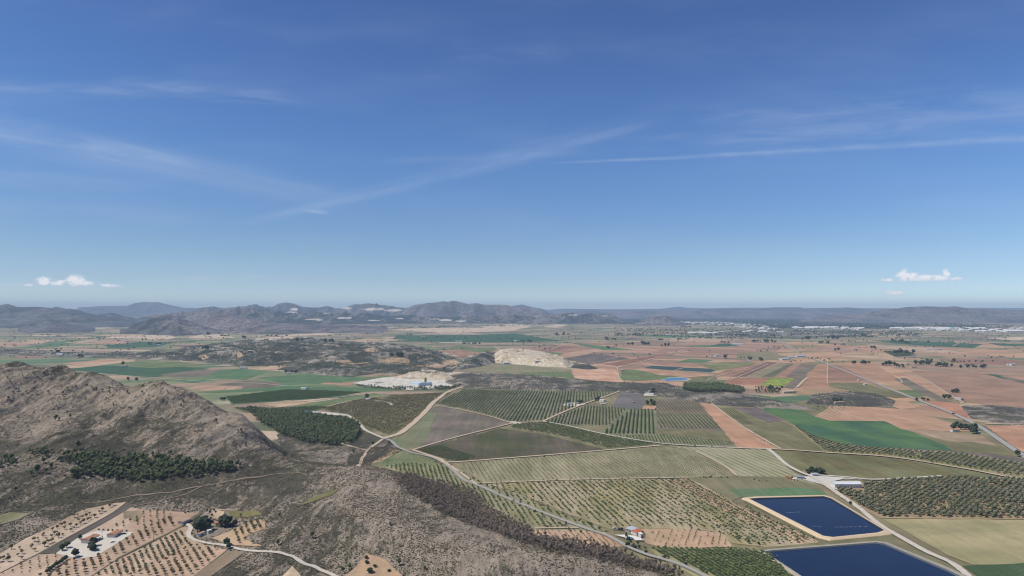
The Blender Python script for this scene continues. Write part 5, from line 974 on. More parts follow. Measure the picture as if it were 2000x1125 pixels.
# livestock shed farm
building((1627, 952), (1679, 952), 13, 5.6, W_WHITE, R_SHED, 'long white livestock shed with grey metal roof beside the olive grove', 'shed', 'livestock_shed', rise=.35, nwin=9)
building((1536, 935), (1547, 937), 6, 4.0, W_BRICK, W_BRICK, 'roofless ochre brick ruin by the field edge', 'ruin', 'ruined_house', kind='flat', nwin=2)
building((1556, 935), (1571, 936), 7, 3.2, W_GREY, R_BLUE, 'low blue grey roofed store in the farmyard', 'store', 'outbuilding', rise=.15, nwin=2)
building((1585, 930), (1597, 930), 6, 3.0, W_WHITE, R_METAL, 'small metal roofed shed in front of the umbrella pines', 'shed', 'shed', kind='shed', rise=.1, nwin=2)
building((1569, 924), (1577, 925), 5, 2.8, W_CREAM, R_TERRA, 'tiny cream hut left of the umbrella pines', 'hut', 'outbuilding', nwin=1)
building((1547, 939), (1556, 940), 4, 2.4, W_CREAM, W_CREAM, 'low roofless cream wall enclosure beside the brick ruin', 'ruin', 'ruined_house', kind='flat', nwin=1)
# centre farms
building((1108, 791), (1119, 791), 8, 4, W_WHITE, R_METAL, 'white farm store among trees inside the central vineyard', 'farm store', 'farmhouse', nwin=2)
building((1123, 790), (1130, 790), 7, 3.4, W_CREAM, R_TAN, 'cream cottage half hidden by trees inside the central vineyard', nwin=2)
building((1172, 784), (1181, 785), 9, 4.4, W_WHITE, W_WHITE, 'white flat roofed house on the lane beside the vineyard', kind='flat', nwin=3)
building((1173, 791), (1183, 791), 5, 3.0, W_WHITE, W_WHITE, 'low white store below the flat roofed white house', 'store', 'outbuilding', kind='flat', nwin=2)
building((1261, 771), (1277, 772), 9, 4.2, W_WHITE, W_WHITE, 'white house with stepped roof at the edge of the scrub', kind='flat', nwin=3)
building((1266, 768), (1270, 768), 6, 6.4, W_WHITE, R_TAN, 'white tower block of the stepped white house', 'tower', 'house_tower', nwin=1)
building((1235, 787), (1240, 787), 5, 3, W_CREAM, R_TERRA, 'tiny hut in the grey ploughed plot', 'hut', 'outbuilding', nwin=1)
building((590, 807), (604, 808), 14, 4, W_GREY, plain('deep_blue_roof', '5f6f98', rough=.5), 'blue roofed workshop in the white yard by the pine wood', 'workshop', 'workshop', nwin=2)
building((608, 808), (622, 809), 8, 3.2, W_WHITE, R_METAL, 'white low store in the white yard by the pine wood', 'store', 'outbuilding', nwin=2)
building((716, 781), (722, 782), 7, 4, W_WHITE, R_METAL, 'white hut beside a single dark tree in the olive green field', 'hut', 'outbuilding', nwin=1)
building((658, 832), (664, 834), 8, 3.6, W_BRICK, R_ORANGE, 'small orange roofed house hidden at the edge of the pine wood', nwin=1)
building((590, 760), (600, 761), 10, 4, W_WHITE, R_METAL, 'white farm building by the track left of the quarry', 'farm building', 'farmhouse', nwin=2)
building((560, 731), (568, 731), 10, 4.5, W_WHITE, R_METAL, 'white farmhouse among dark trees in green fields', nwin=2)
building((240, 716), (248, 716), 12, 4.5, W_WHITE, R_TAN, 'white farmhouse beside one dark tree in the left green fields', nwin=2)
building((148, 700), (155, 700), 14, 5, W_WHITE, R_TAN, 'white farmhouse at the left edge of the scrub belt', nwin=2)
building((112, 692), (124, 693), 14, 5, W_WHITE, R_METAL, 'low white farm sheds beside the red field', 'farm shed', 'shed', nwin=2)
building((470, 720), (482, 720), 12, 5, W_WHITE, R_METAL, 'white sheds below the wooded mid hill', 'farm shed', 'shed', nwin=2)
building((1858, 843), (1872, 843), 9, 4, W_WHITE, R_TERRA, 'white roadside house between dark tree clumps beside the highway', nwin=3)
building((1878, 836), (1888, 835), 8, 5, W_WHITE, R_TERRA, 'white house with terracotta roof behind the roadside trees', nwin=2, chimney=True)
building((1908, 846), (1914, 846), 5, 3, W_WHITE, R_METAL, 'tiny white shed between the roadside trees and the highway', 'shed', 'shed', nwin=1)
building((1866, 780), (1878, 781), 9, 4, W_WHITE, R_METAL, 'white farm store at the end of the track on the pink plain', 'farm store', 'farmhouse', nwin=2)
building((1878, 786), (1884, 787), 7, 3, W_CREAM, R_TAN, 'cream hut below the white farm store', 'hut', 'outbuilding', nwin=1)
building((1630, 788), (1648, 788), 8, 3.4, W_CREAM, R_TAN, 'low cream farm under trees at the foot of the scrub mound', 'farmhouse', 'farmhouse', nwin=2)
building((1527, 768), (1552, 767), 16, 5, W_CREAM, W_CREAM, 'crumbling cream compound above the green field', 'ruin', 'ruined_house', kind='flat', nwin=4)
# quarry works
qh = dict(cat='quarry hall', name='quarry_hall', nwin=3)
building((808, 753), (824, 755), 26, 10, plain('white_cladding', 'dfe8ee', var=.04), plain('pale_blue_roof', 'c4d8e6', rough=.5, var=.04), 'large white hall of the quarry works', rise=.2, **qh)
building((825, 753), (841, 752), 22, 8, plain('white_cladding', 'dfe8ee'), R_BLUE, 'lower blue grey roofed hall of the quarry works', rise=.2, **qh)
tp = Vector(gt(831, 747)); tr_ = link('silo_tower', None, loc=tp, label='lime and dark green silo tower rising behind the quarry halls', cat='silo tower')
for i, (x, m_) in enumerate([(-3.4, plain('lime_cladding', 'a6b84e')), (0.02, plain('dark_green_cladding', '4e6c34'))]): link('cladding', bmesh_from('cladding', [boxv(x, x + 3.4, -3, 3, -2, 17)], m_), tr_)
link('cap', bmesh_from('cap', roof_parts(6.8, 6, 17.01, ov=.3), R_METAL), tr_)

# far farms: white houses on the plain, one mesh each at this size
def far_house(px, py, L, W, h, wall, roof, label, cat='house', name='farmhouse', rz=None, group=None):
    x, y, z = gt(px, py); me = bmesh_from(name, [boxv(-L / 2, L / 2, -W / 2, W / 2, -1, h)] + roof_parts(L, W, h + .02, rise=.35), wall); me.materials.append(roof)
    for p in me.polygons[6:]: p.material_index = 1
    return link(name, me, loc=(x, y, z + .5), rz=random.uniform(-.3, .3) if rz is None else rz, label=label, cat=cat, group=group)
for px, py, L, W, lab in [(1532, 703, 34, 16, 'white sheds of the farm left of the highway bend'), (1563, 697, 46, 18, 'large white sheds beside the highway among green plots'), (1545, 699, 30, 14, 'second row of white sheds beside the highway'), (1784, 719, 22, 12, 'pale house in front of the long dark hedge on the pink plain'), (1749, 712, 8, 8, 'small white gatehouse between two dark hedges'),
        (1834, 683, 30, 14, 'white barn on the far pink plain'), (1815, 683, 26, 12, 'cream farm left of the white barn on the far plain'), (1710, 653, 60, 25, 'white warehouse beside trees at the near edge of town'), (1670, 683, 34, 12, 'pale farm row along the far lane'), (1402, 696, 34, 12, 'low white farm right of centre on the pink plain'), (1390, 696, 14, 10, 'small white house left of the low white farm'),
        (1464, 706, 14, 8, 'white hut beneath dark trees right of centre'), (1272, 694, 12, 9, 'red brown hut in the central pink fields'), (1215, 724, 10, 8, 'small white hut beside the pale lane'), (1306, 655, 60, 22, 'white farm at the edge of the far green plots'), (1440, 674, 70, 24, 'long white farm by the dark green plot'),
        (1420, 664, 26, 14, 'white farm by the far lane below town'), (1008, 667, 40, 18, 'white farm cluster right of the dark green fields'), (896, 668, 50, 20, 'white farm among trees in the centre distance'), (826, 659, 34, 16, 'white house at the foot of the left wind mast'), (754, 668, 40, 16, 'white farm row at the left end of the dark green fields'),
        (620, 663, 40, 14, 'white barn on the far left lane'), (520, 664, 26, 12, 'white barn by the distant pale field'), (440, 664, 26, 12, 'white barn below the pinkish hill'), (490, 650, 60, 18, 'cream greenhouse row below the pinkish hill'), (248, 667, 30, 12, 'white farm in the left green fields'), (236, 666, 18, 10, 'second small white farm in the left green fields'),
        (1978, 714, 24, 12, 'white farm on the right edge of the pink plain'), (1970, 713, 14, 10, 'small shed left of the farm on the right edge'), (1690, 752, 10, 8, 'tiny white hut beside the highway on the olive plot'), (1677, 744, 8, 6, 'tiny white hut above the olive plot'), (1050, 708, 22, 10, 'pale shed at the foot of the quarry cut'), (990, 711, 30, 12, 'white shed row below the quarry cut'),
        (660, 677, 22, 12, 'white house on the crest of the wooded mid hill'), (645, 671, 16, 10, 'pale house beside trees on the mid hill'), (310, 675, 24, 12, 'white farm near the dark left copse'), (100, 661, 22, 12, 'white farm far out on the left plain'), (468, 687, 30, 14, 'ochre ruined farm on the left part of the mid hill'), (488, 688, 22, 12, 'second ochre ruin on the mid hill')]:
    och = 'ochre' in lab
    far_house(px, py, L, W, 6 if L > 20 else 4, W_BRICK if och or 'brown' in lab else (W_CREAM if 'cream' in lab or 'pale' in lab else W_WHITE), R_TERRA if 'house' in lab or 'brown' in lab else R_METAL, lab, cat='hut' if 'hut' in lab else ('shed' if 'shed' in lab else 'farm'), name='farm_hut' if 'hut' in lab else 'farmhouse')

# town at the foot of the right hills
hm = [far_house(-500, 900, 1, 1, 1, W_WHITE, R_TERRA, 'x') for _ in range(0)]
def town(n_, seg, wpx, L, W, h, wall, roof, name, label, cat, group):
    proto = []
    for i in range(3):
        l_, w_ = L * (1 + .3 * i), W * (1 + .2 * i)
        me = bmesh_from(name, [boxv(-l_ / 2, l_ / 2, -w_ / 2, w_ / 2, -1, h)] + roof_parts(l_, w_, h + .02, rise=.25), wall); me.materials.append(roof)
        for p in me.polygons[6:]: p.material_index = 1
        proto.append(me)
    for i in range(n_):
        k = random.random() * (len(seg) - 1); a = seg[int(k)]; b = seg[int(k) + 1]; t = k - int(k)
        px = a[0] + (b[0] - a[0]) * t + random.gauss(0, 4); py = a[1] + (b[1] - a[1]) * t + random.uniform(-.5, .5) * (a[2] + (b[2] - a[2]) * t)
        x, y, z = gt(px, py); o = link(name, random.choice(proto), loc=(x, y, z + .4), rz=random.choice([.35, -.2, 1.2]) + random.uniform(-.15, .15), label=label, cat=cat, group=group); s = random.uniform(.6, 1.3); o.scale = (s, s, random.uniform(.8, 1.3))
town(170, [(1320, 631, 3), (1370, 632, 5), (1420, 634, 7), (1460, 638, 8), (1510, 642, 8)], 3, 36, 26, 12, plain('white_block', 'ece4da', var=.03), plain('pale_roof', 'e6dcd0'), 'town_block', 'white block in the diagonal town strip below the wooded belt', 'block', 'white blocks of the diagonal town strip')
M_wr = plain('white_roof', 'e6e2de', var=.12, scale=.01)
town(60, [(1550, 641, 2), (1600, 641, 3), (1690, 643, 3)], 3, 60, 36, 12, M_wr, M_wr, 'warehouse', 'white warehouse in the middle strip at the foot of the town woods', 'warehouse', 'white warehouses of the middle strip')
town(120, [(1745, 642, 3), (1820, 643, 4), (1900, 645, 7), (2010, 645, 8)], 3, 64, 40, 11, M_wr, M_wr, 'warehouse', 'white warehouse in the right hand industrial strip below the hill', 'warehouse', 'white warehouses of the right strip')
town(22, [(1340, 651, 1), (1392, 651, 1), (1470, 648, 2), (1525, 649, 2)], 3, 70, 40, 8, M_wr, M_wr, 'greenhouse', 'low white greenhouse in front of the diagonal town strip', 'greenhouse', 'low white greenhouses before the town')
town(8, [(1838, 641.5, 1), (1864, 641.5, 1)], 3, 60, 30, 10, plain('turquoise_cladding', '6fb4b8'), plain('turquoise_cladding', '6fb4b8'), 'turquoise_warehouse', 'turquoise warehouse in the right hand industrial strip', 'warehouse', 'turquoise warehouses')
town(12, [(1940, 643, 1), (1975, 643, 2)], 3, 50, 26, 10, plain('red_cladding', 'c08488'), R_TERRA, 'red_warehouse', 'dull red warehouse near the right end of the industrial strip', 'warehouse', 'dull red warehouses')
town(200, [(1120, 622, 8), (1240, 627, 8), (1400, 625, 10), (1560, 632, 14), (1700, 634, 8), (1850, 632, 5), (1990, 640, 4)], 10, 16, 12, 6, W_WHITE, R_TAN, 'villa', 'small pale villa scattered in the dark wooded belt of the town', 'villa', 'villas in the wooded belt')
town(90, [(1200, 645, 8), (1400, 650, 10), (1560, 652, 10), (1700, 655, 8)], 10, 16, 11, 5, W_CREAM, R_TERRA, 'cottage', 'small cream cottage in the gardens in front of the town', 'cottage', 'cottages in the gardens before the town')

# ------------------------------------------------------------------ farm trees, each its own tree with trunk and crown
SHC = []
for i in range(6):
    c_ = clumps(38, 0, 5.2, 3.5, 3.2, 1.35, 700 + i); t_ = trunk_np(3.0, .4, .26, limbs=4, seed=i, spread=2.2)
    SHC.append((np_mesh('crown', c_[0], c_[1], M_dark), np_mesh('trunk', t_[0], t_[1], M_bark)))
QUEUE = []
def shade_tree(px, py, s, label, group=None, tall=1.0, cat='tree', name='shade_tree', now=None):
    if name == 'shade_tree' and now is None: QUEUE.append((px, py, s, label, group, tall)); return
    x, y, z = now or gt(px, py)
    r = link(name, None, loc=(x, y, z + .3), rz=random.uniform(0, 6.28), label=label, cat=cat, group=group); r.scale = (s, s, s * tall)
    cm, tm = random.choice(SHC); link('crown', cm, r); link('trunk', tm, r); return r
def clump_of(px, py, n_, wx, wy, s, label, name='shade_tree', tall=1.0, grp=None):
    for i in range(n_):
        shade_tree(px + (random.random() - .5) * wx, py + (random.random() - .5) * wy, s * random.uniform(.75, 1.2), label, group=(grp or 'trees: ' + label) if n_ > 1 else None, name=name, tall=tall * random.uniform(.9, 1.1))
clump_of(177, 1073, 4, 12, 9, .85, 'tree of the big dark clump in front of the porch house')
shade_tree(182, 1068, 1.0, 'tallest dark tree of the clump in front of the porch house')
shade_tree(147, 1090, .95, 'round dark tree beside the yard gate of the porch house'); shade_tree(121, 1077, .8, 'dark conical tree at the left corner of the yard'); shade_tree(130, 1071, .8, 'grey green tree beside the conical tree at the yard corner'); shade_tree(156, 1055, .6, 'small dark bush tree behind the porch house')
for i in range(8): shade_tree(92 + i * 5.2, 1121 - i * 3.6, .55, 'tree in the clipped hedge row below the yard gate', 'hedge row below the yard gate', name='hedge_tree')
for i in range(7): shade_tree(193 + i * 9, 1037.5 + i * .5, .28, 'small bush in the row behind the pale yard', 'bush row behind the yard', name='bush')
clump_of(396, 1034, 8, 24, 14, 1.4, 'tree of the largest dark pine clump beside the gravel drive bend')
clump_of(440, 1027, 4, 12, 8, 1.35, 'tree of the dark clump right of the cream farmhouse'); shade_tree(458, 1029, .85, 'round dark tree at the right end of the farmhouse trees'); shade_tree(443, 1067, .9, 'dark tree beside the gravel drive below the farmhouse'); shade_tree(447, 1072, .7, 'smaller dark tree on the bend of the gravel drive')
for px, py, s in [(405, 1000, .35), (410, 1003, .4), (414, 1010, .4), (412, 1017, .4), (418, 999, .3), (421, 1003, .3), (362, 1004, .3), (368, 1002, .3)]: shade_tree(px, py, s, 'small dark bush on the terrace above the farmhouse', 'bushes above the farmhouse', name='bush')
for px, py, s in [(715, 1092, .5), (716, 1103, .55), (732, 1110, .5), (722, 1121, .75), (760, 1119, .45)]: shade_tree(px, py, s, 'round olive in the small sandy clearing at frame bottom', 'olives in the sandy clearing', name='olive_tree', tall=.7)
clump_of(1584, 923, 5, 14, 5, 1.0, 'umbrella pine of the dark clump left of the livestock shed', tall=.8); clump_of(1602, 924, 4, 10, 6, 1.15, 'umbrella pine of the taller dark clump behind the farmyard', tall=.8)
shade_tree(1661, 986, .5, 'single bush beside the gravel lane below the livestock shed', name='bush')
clump_of(1868, 838, 5, 20, 6, 1.5, 'tree of the dark clump left of the roadside house'); clump_of(1897, 842, 8, 24, 12, 1.5, 'tree of the dark clump between the roadside house and the highway'); shade_tree(1988, 892, 1.3, 'round green tree on the verge of the highway')
clump_of(1800, 783, 6, 30, 3, 1.1, 'tree of the hedge at the foot of the highway scrub'); clump_of(1866, 768, 6, 16, 2, 1.3, 'tree of the clump above the farm store on the pink plain'); clump_of(1850, 778, 5, 12, 4, 1.3, 'tree of the clump left of the farm store on the pink plain')
clump_of(1112, 787, 4, 6, 3, .95, 'tree at the left of the farm inside the central vineyard'); clump_of(1132, 788, 5, 9, 4, .95, 'tree at the right of the farm inside the central vineyard'); clump_of(1166, 782, 4, 6, 3, 1.2, 'dark tree left of the flat roofed white house'); clump_of(1277, 766, 4, 8, 3, 1.2, 'tree behind the stepped white house')
clump_of(1270, 790, 10, 16, 5, 1.15, 'tree of the dark clump beside the grey ploughed plot'); clump_of(718, 779, 2, 4, 2, 1.4, 'dark tree beside the white hut in the olive green field'); clump_of(570, 729, 6, 26, 3, 1.5, 'tree of the clump by the farmhouse in green fields'); shade_tree(240, 714, 2.2, 'dark tree beside the farmhouse in the left green fields')
clump_of(1630, 785, 8, 26, 4, 1.2, 'tree of the clump at the foot of the scrub mound'); clump_of(1515, 762, 8, 26, 5, 1.4, 'tree beside the cream compound above the green field')
clump_of(258, 743, 5, 22, 1.5, 1.2, 'tree of the short hedge in the left green fields'); clump_of(1880, 783, 3, 6, 3, .8, 'tree by the cream hut'); clump_of(435, 783, 4, 8, 4, 1.1, 'dark tree behind the rocky left ridge')
for a in [(1223, 1052, .62, 'cypress left of the pool'), (1226, 1058, .6, 'cypress at the near corner of the pool'), (1229, 1059, .58, 'second cypress at the near corner of the pool'), (1246, 1066, .5, 'cypress on the grass below the pool')]: shade_tree(a[0], a[1], a[2] * .5, 'narrow dark ' + a[3], name='cypress', tall=2.6, cat='cypress')
clump_of(1225, 1068, 4, 10, 5, .5, 'green bush beside the lane below the pool'); clump_of(1243, 1072, 4, 14, 5, .5, 'green bush on the grass below the villa'); clump_of(1255, 1047, 2, 2, 3, .45, 'small dark tree at the right wall of the villa'); clump_of(1213, 1037, 3, 8, 1, .4, 'bush behind the white van')
for a in [(1340, 1105), (1372, 1118), (1298, 1092), (1262, 1082)]: shade_tree(a[0], a[1], .45, 'small tree on the verge of the lane near frame bottom', 'verge trees near frame bottom', name='bush')
for i in range(26): shade_tree(880 + i * 14 + random.uniform(-4, 4), 912 + i * 7.4 + (3 if i % 2 else -2) + random.uniform(-2, 2), random.uniform(.2, .42), 'small bush on the verge of the paved lane', 'bushes along the paved lane', name='bush')
for px, py, n_, wx, s, lab in [(1682, 711, 9, 36, 2.0, 'dark tree of the left hedge on the pink plain'), (1733, 714, 7, 30, 2.0, 'dark tree of the second hedge on the pink plain'), (1758, 717, 4, 14, 1.8, 'dark tree beside the gatehouse on the pink plain'), (1800, 712, 8, 34, 2.2, 'dark tree of the long hedge left part'), (1845, 716, 10, 40, 2.0, 'dark tree of the long hedge middle part'), (1900, 719, 10, 50, 1.8, 'dark tree of the long hedge right part'),
        (1765, 691, 10, 50, 2.6, 'dark tree of the oval copse on the pink plain'), (1808, 707, 6, 28, 1.6, 'dark tree of the thin row behind the long hedge'), (1862, 707, 3, 8, 1.8, 'dark tree of the small clump behind the long hedge'), (1900, 707, 6, 40, 1.2, 'dark tree of the thin right row behind the long hedge'), (1262, 674, 7, 16, 2.6, 'dark tree of the centre copse'), (1233, 674, 6, 16, 2.2, 'dark tree left of the centre copse'), (1300, 676, 6, 20, 2.2, 'dark tree right of the centre copse'),
        (1188, 682, 1, 2, 2.0, 'lone dark tree in the central pink fields'), (1203, 675.5, 1, 2, 2.4, 'lone dark tree left of the centre copse'), (1415, 700, 3, 6, 2.2, 'round dark tree right of the low white farm'), (1466, 703, 4, 10, 2.0, 'dark tree above the hut right of centre'), (1485, 705, 3, 8, 1.8, 'dark tree right of the hut right of centre'), (1270, 693, 2, 4, 1.6, 'dark tree beside the red brown hut'),
        (1575, 663, 7, 18, 3.2, 'dark tree of the grove beside the highway near town'), (1630, 662, 9, 26, 3.4, 'dark tree of the large grove right of the highway near town'), (1605, 671, 6, 26, 2.4, 'dark tree of the row below the large grove'), (1640, 674, 5, 24, 2.0, 'dark tree of the second row below the large grove'), (1690, 659, 4, 12, 3.0, 'dark tree beside the warehouse near town'), (1635, 685, 3, 10, 2.2, 'dark tree on the far lane'), (1705, 681, 3, 8, 2.4, 'dark tree right of the pale farm row'),
        (1750, 668, 9, 34, 2.4, 'dark tree along the far dark green plot'), (1770, 671, 5, 14, 2.2, 'dark tree below the far dark green plot'), (1500, 669, 8, 30, 2.6, 'dark tree left of the highway near town'), (1475, 668, 5, 16, 2.4, 'dark tree above the long white farm'), (1420, 670, 5, 22, 2.2, 'dark tree by the dark green plot'), (1330, 664, 7, 26, 2.2, 'dark tree by the far lane'), (1290, 665, 6, 24, 2.2, 'dark tree left of the far lane farm'),
        (1190, 664, 8, 30, 2.4, 'dark tree on the central lane'), (1245, 656, 7, 30, 2.8, 'dark tree in the far centre hedges'), (1100, 655, 8, 30, 2.8, 'dark tree above the dark green fields'), (1020, 668, 10, 40, 2.2, 'dark tree around the far white farm cluster'), (920, 672, 12, 46, 2.0, 'dark tree row below the dark green fields'), (640, 668, 8, 26, 2.4, 'tree on the crest of the mid hill'), (585, 666, 5, 18, 2.2, 'tree on the left crest of the mid hill'),
        (775, 697, 9, 22, 2.2, 'tree of the dark hollow on the mid hill'), (800, 655, 5, 16, 2.4, 'dark tree by the left end of the dark green fields'), (300, 674, 8, 26, 2.2, 'dark tree of the left copse'), (440, 657, 7, 20, 2.6, 'dark tree below the pinkish hill'), (408, 655, 4, 8, 3.4, 'dark tree of the round clump below the dark hill'), (476, 661, 3, 8, 2.8, 'dark tree by the distant pale field'), (400, 682, 5, 14, 2.0, 'dark tree behind the scrub belt'),
        (158, 698, 4, 10, 1.9, 'dark tree beside the farmhouse of the scrub belt'), (112, 690, 3, 6, 2.0, 'dark tree beside the low white sheds'), (90, 655, 4, 20, 2.2, 'dark tree far out on the left plain'), (540, 657, 6, 40, 2.4, 'dark tree on the distant left lane'), (1440, 656, 8, 40, 2.6, 'dark tree of the gardens before town'), (1340, 640, 8, 40, 3.4, 'dark tree in the plain before town')]:
    clump_of(px, py, n_, wx, 1.6, s, lab)

# masts, poles, vehicles, pool
for px, py, lab in [(824, 659, 'tall thin white mast left of centre in the dark green fields'), (905, 656, 'tall thin white mast right of its twin in the dark green fields')]:
    x, y, z = gt(px, py); t_ = trunk_np(40, 1.6, 1.0, limbs=0); o = link('mast', None, loc=(x, y, z), label=lab, cat='mast')
    link('pole', np_mesh('pole', t_[0], t_[1], M_white), o); link('head', bmesh_from('head', [boxv(-2, 4, -1.5, 1.5, 40, 43)], M_white), o)
for px, py, lab in [(355, 937, 'wooden utility pole in front of the pine wood'), (199, 1054, 'thin utility pole standing in the pale yard'), (887, 880, 'thin utility pole in the dark fallow field'), (300, 1060, 'thin utility pole in the near orchard')]:
    x, y, z = gt(px, py); t_ = trunk_np(9, .2, .14, limbs=0); o = link('utility_pole', None, loc=(x, y, z), label=lab, cat='pole')
    link('post', np_mesh('post', t_[0], t_[1], M_bark), o); link('crossarm', bmesh_from('crossarm', [boxv(-1.2, 1.2, -.15, .15, 8.2, 8.5)], M_bark), o)
def vehicle(px, py, rz, col, label, cat, L=4.4, W=1.8, h=1.5):
    x, y, z = gt(px, py); z = max(z + .6, 1.6 if z < 1 else 0); o = link(cat.replace(' ', '_'), None, loc=(x, y, z), rz=rz, label=label, cat=cat)
    v = [(-L / 2, 0.35), (L / 2, .35), (L / 2, .8), (L * .28, .95), (L * .12, h), (-L * .34, h), (-L / 2, .95)]
    n_ = len(v); V_ = [(a, -W / 2, b) for a, b in v] + [(a, W / 2, b) for a, b in v]; F_ = [tuple(range(n_)), tuple(range(2 * n_ - 1, n_ - 1, -1))] + [(i, i + n_, (i + 1) % n_ + n_, (i + 1) % n_) for i in range(n_)]
    link('body', bmesh_from('body', [(V_, F_)], plain('paint_' + col, col, rough=.4, spec=.5)), o)
    for a in (-L * .3, L * .3):
        for b in (-W / 2, W / 2):
            V_ = [(a + .34 * math.cos(t), b + c, .34 + .34 * math.sin(t)) for c in (-.12, .12) for t in np.arange(10) * .6283]; F_ = [tuple(range(10)), tuple(range(19, 9, -1))] + [(i, i + 10, (i + 1) % 10 + 10, (i + 1) % 10) for i in range(10)]
            link('wheel', bmesh_from('wheel', [(V_, F_)], plain('tyre', '2c2c2c')), o)
    link('window_band', bmesh_from('window_band', [boxv(-L * .32, L * .12, -W / 2 - .02, W / 2 + .02, .98, h - .12)], M_glass), o)
vehicle(1863, 810, -.75, '3c4450', 'dark truck driving on the highway', 'truck', 8, 2.6, 3.2); vehicle(242, 1045, .3, '33363c', 'dark car parked at the upper end of the pale yard', 'car')
vehicle(1201, 1036, .2, 'e8e8e8', 'white van parked on the grass beside the lane', 'van', 5.2, 2.0, 2.2); vehicle(220, 1061, .8, 'f0efec', 'white car parked in the open part of the pale yard', 'car')
sheet([(1200, 1047), (1222, 1047), (1240, 1049), (1250, 1053), (1258, 1058), (1240, 1058), (1236, 1053), (1218, 1052)], plain('pale_terrace', 'e2ddd4', var=.04), 'terrace', z=1.6)
pr = link('swimming_pool', None, label='rectangular blue swimming pool with white rim beside the villa', cat='swimming pool')
def pxq(P, z): return [(*gp(a, b, z), z) for a, b in P]
q1 = pxq([(1220, 1049.6), (1234, 1048), (1238, 1050.8), (1222, 1052.6)], 1.75); link('rim', np_mesh('rim', q1, [(0, 1, 2, 3)], M_white), pr)
q1 = pxq([(1221.5, 1050), (1233.4, 1048.6), (1236.4, 1050.6), (1223, 1052)], 1.8); link('water', np_mesh('water', q1, [(0, 1, 2, 3)], plain('pool_water', '3f7ba0', rough=.15, spec=.5)), pr)
sheet([(583, 806), (600, 804), (640, 806), (676, 810), (676, 813), (640, 811), (600, 811)], plain('pale_yard', 'd4cabd', var=.05, scale=.08), 'yard', z=1.5)
sheet([(1098, 791), (1112, 787), (1140, 789), (1142, 792), (1125, 794), (1100, 793)], plain('pale_yard', 'd4cabd'), 'yard', z=1.5); sheet([(1540, 935), (1570, 938), (1600, 946), (1625, 955), (1636, 958), (1632, 948), (1622, 942), (1650, 936), (1700, 939), (1640, 932), (1600, 930), (1570, 932)], plain('farmyard', 'cfc8be', var=.08, scale=.1), 'yard', z=1.02)
sheet([(990, 825), (1003, 824), (1022, 827), (1015, 829), (1003, 829)], M_gravel, 'yard', z=1.6); sheet([(1259, 775), (1281, 775), (1281, 799), (1259, 799)], OLV, z=.98); sheet([(1256, 793), (1281, 793), (1281, 800), (1254, 800)], SOILO, z=1.0); sheet([(1258, 768), (1282, 768), (1282, 774), (1258, 774)], plain('pale_yard', 'd4cabd'), 'yard', z=1.5)

QUEUE = [(q, gt(q[0], q[1])) for q in QUEUE]; QUEUE.sort(key=lambda a: -a[0][2] / a[1][1])
for q, w_ in QUEUE[:290]: shade_tree(q[0], q[1], q[2], q[3], q[4], q[5], now=w_)
# bushes along field edges and lanes
HB = []
for pts, dn in [([(930, 946), (1130, 938), (1345, 934), (1440, 932)], .35), ([(1345, 934), (1440, 985), (1606, 1061)], .15), ([(950, 946), (1010, 963), (1110, 1008), (1190, 1038), (1262, 1071), (1310, 1100)], .4), ([(749, 860), (800, 887), (850, 900), (905, 942)], .2),
                ([(860, 901), (1030, 895), (1190, 882)], .12), ([(812, 880), (975, 836), (1003, 829)], .1), ([(1283, 780), (1283, 838)], .15), ([(1190, 853), (1290, 869), (1440, 877), (1500, 880)], .15), ([(1447, 980), (1500, 1012), (1596, 1056)], .2),
                ([(1262, 1071), (1440, 1072), (1500, 1078), (1560, 1128)], .3), ([(1045, 1033), (1130, 1033), (1180, 1039)], .25), ([(1610, 884), (1740, 893), (1880, 915)], .1), ([(1432, 930), (1560, 955)], .05), ([(690, 752), (745, 758), (800, 763), (870, 758)], .4),
                ([(905, 758), (1060, 762), (1214, 765)], .1), ([(1283, 776), (1364, 786)], .1), ([(1740, 793), (1600, 798)], .3), ([(1345, 766), (1480, 775), (1560, 786)], .15), ([(440, 760), (560, 757), (700, 762)], .15), ([(150, 728), (330, 742), (480, 750)], .06), ([(300, 703), (470, 718), (640, 732), (740, 745)], .08), ([(1122, 740), (1220, 750), (1330, 764)], .12),
                ([(1780, 778), (1910, 834), (2000, 893)], .04), ([(1450, 836), (1525, 880)], .05), ([(885, 905), (1030, 894), (1290, 871)], .08), ([(1340, 1034), (1412, 1041), (1500, 1070)], .2)]:
    for a, b in zip(pts[:-1], pts[1:]):
        A, B = np.array(gp(*a)), np.array(gp(*b)); n_ = int(np.linalg.norm(B - A) * dn / 2) + 1; t = RS.rand(n_, 1); q = A + (B - A) * t + RS.normal(0, 2.2, (n_, 2)); HB.append(np.c_[q, HH(q[:, 0], q[:, 1]) + .4, RS.uniform(.35, 1.1, n_) ** 1.5 * 1.3])
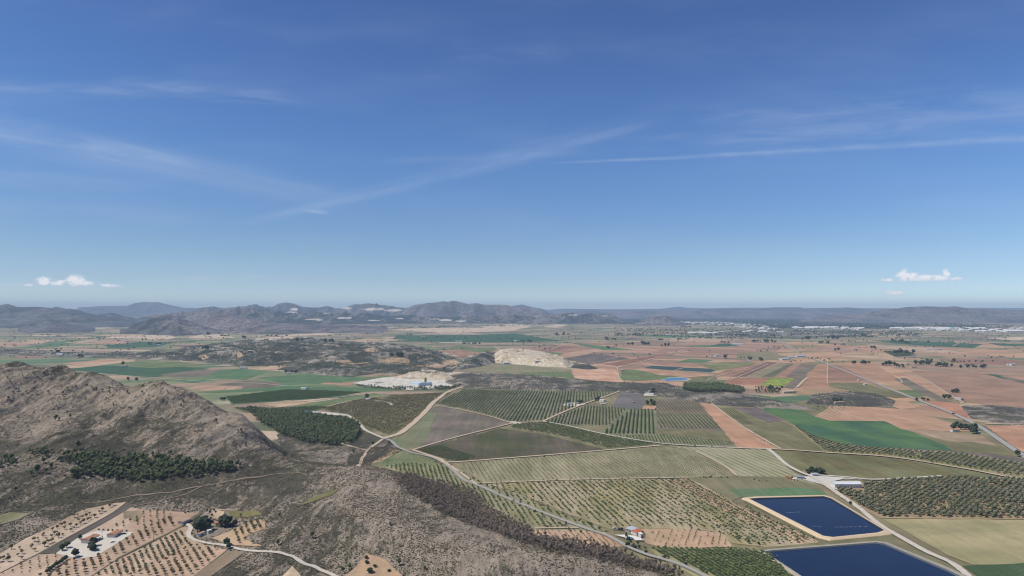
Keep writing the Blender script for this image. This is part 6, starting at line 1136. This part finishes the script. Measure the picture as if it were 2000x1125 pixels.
HB = np.concatenate(HB); link('hedgerows', scatter('hedgerows', HB, [(*clumps(3, 0, .9, .8, .4, .95, 860 + i), np.zeros(60, int)) for i in range(4)], leafy('hedge_leaves', '4e5a42', '74785a'), None), label='ragged bushes along the lanes and field edges of the plain', cat='bushes', kind='stuff')
# distant tree cover, uncountable at this range
def spread(poly, n_, s0, s1, clus=.5, sc=400):
    xs = [p[0] for p in poly]; ys = [p[1] for p in poly]; px = RS.uniform(min(xs), max(xs), n_ * 3); py = RS.uniform(min(ys), max(ys), n_ * 3)
    ok = pip(poly, px, py); px, py = px[ok], py[ok]; u = (px - 1000) / F * 1.0009; D = CZ * F / (py - HZ); x, y = u * D, D
    k = fbm(x / sc, y / sc, 12, 3) > clus; x, y = x[k][:n_], y[k][:n_]
    return np.c_[x, y, HH(x, y), RS.uniform(s0, s1, len(x))]
FT = np.concatenate([spread([(0, 640), (1000, 632), (1300, 640), (2000, 645), (2000, 720), (1230, 700), (900, 690), (300, 700), (0, 700)], 1000, .9, 1.8, .60, 180), spread([(0, 640), (1000, 632), (1300, 640), (2000, 645), (2000, 672), (1230, 664), (900, 662), (0, 668)], 1700, 1.0, 2.2, .60, 130),
                     spread([(1000, 616), (1250, 615), (1560, 616), (1760, 628), (1980, 636), (1960, 645), (1700, 643), (1500, 642), (1380, 635), (1240, 634), (1050, 633)], 7000, 1.8, 3.6, .48, 260),
                     spread([(1200, 640), (1560, 642), (1800, 648), (1800, 658), (1400, 662), (1200, 656)], 1200, 1.4, 2.8, .50, 150),
                     spread([(380, 640), (1000, 627), (1100, 633), (1000, 638), (600, 645)], 1500, 1.5, 3.0, .52, 200),
                     spread([(0, 655), (900, 640), (1000, 660), (700, 690), (0, 690)], 500, 1.0, 2.0, .62, 120)])
FT = np.concatenate([FT, np.array([[w_[0], w_[1], w_[2], q[2] * 1.3] for q, w_ in QUEUE[290:]])])
cb = [(*clumps(3, 0, 3.2, 1.8, 1.2, 2.2, 820 + i), np.zeros(60, int)) for i in range(4)]
link('distant_trees', scatter('distant_trees', FT, cb, M_dark, None), label='dark specks of far trees and hedges over the distant plain', cat='trees', kind='stuff')
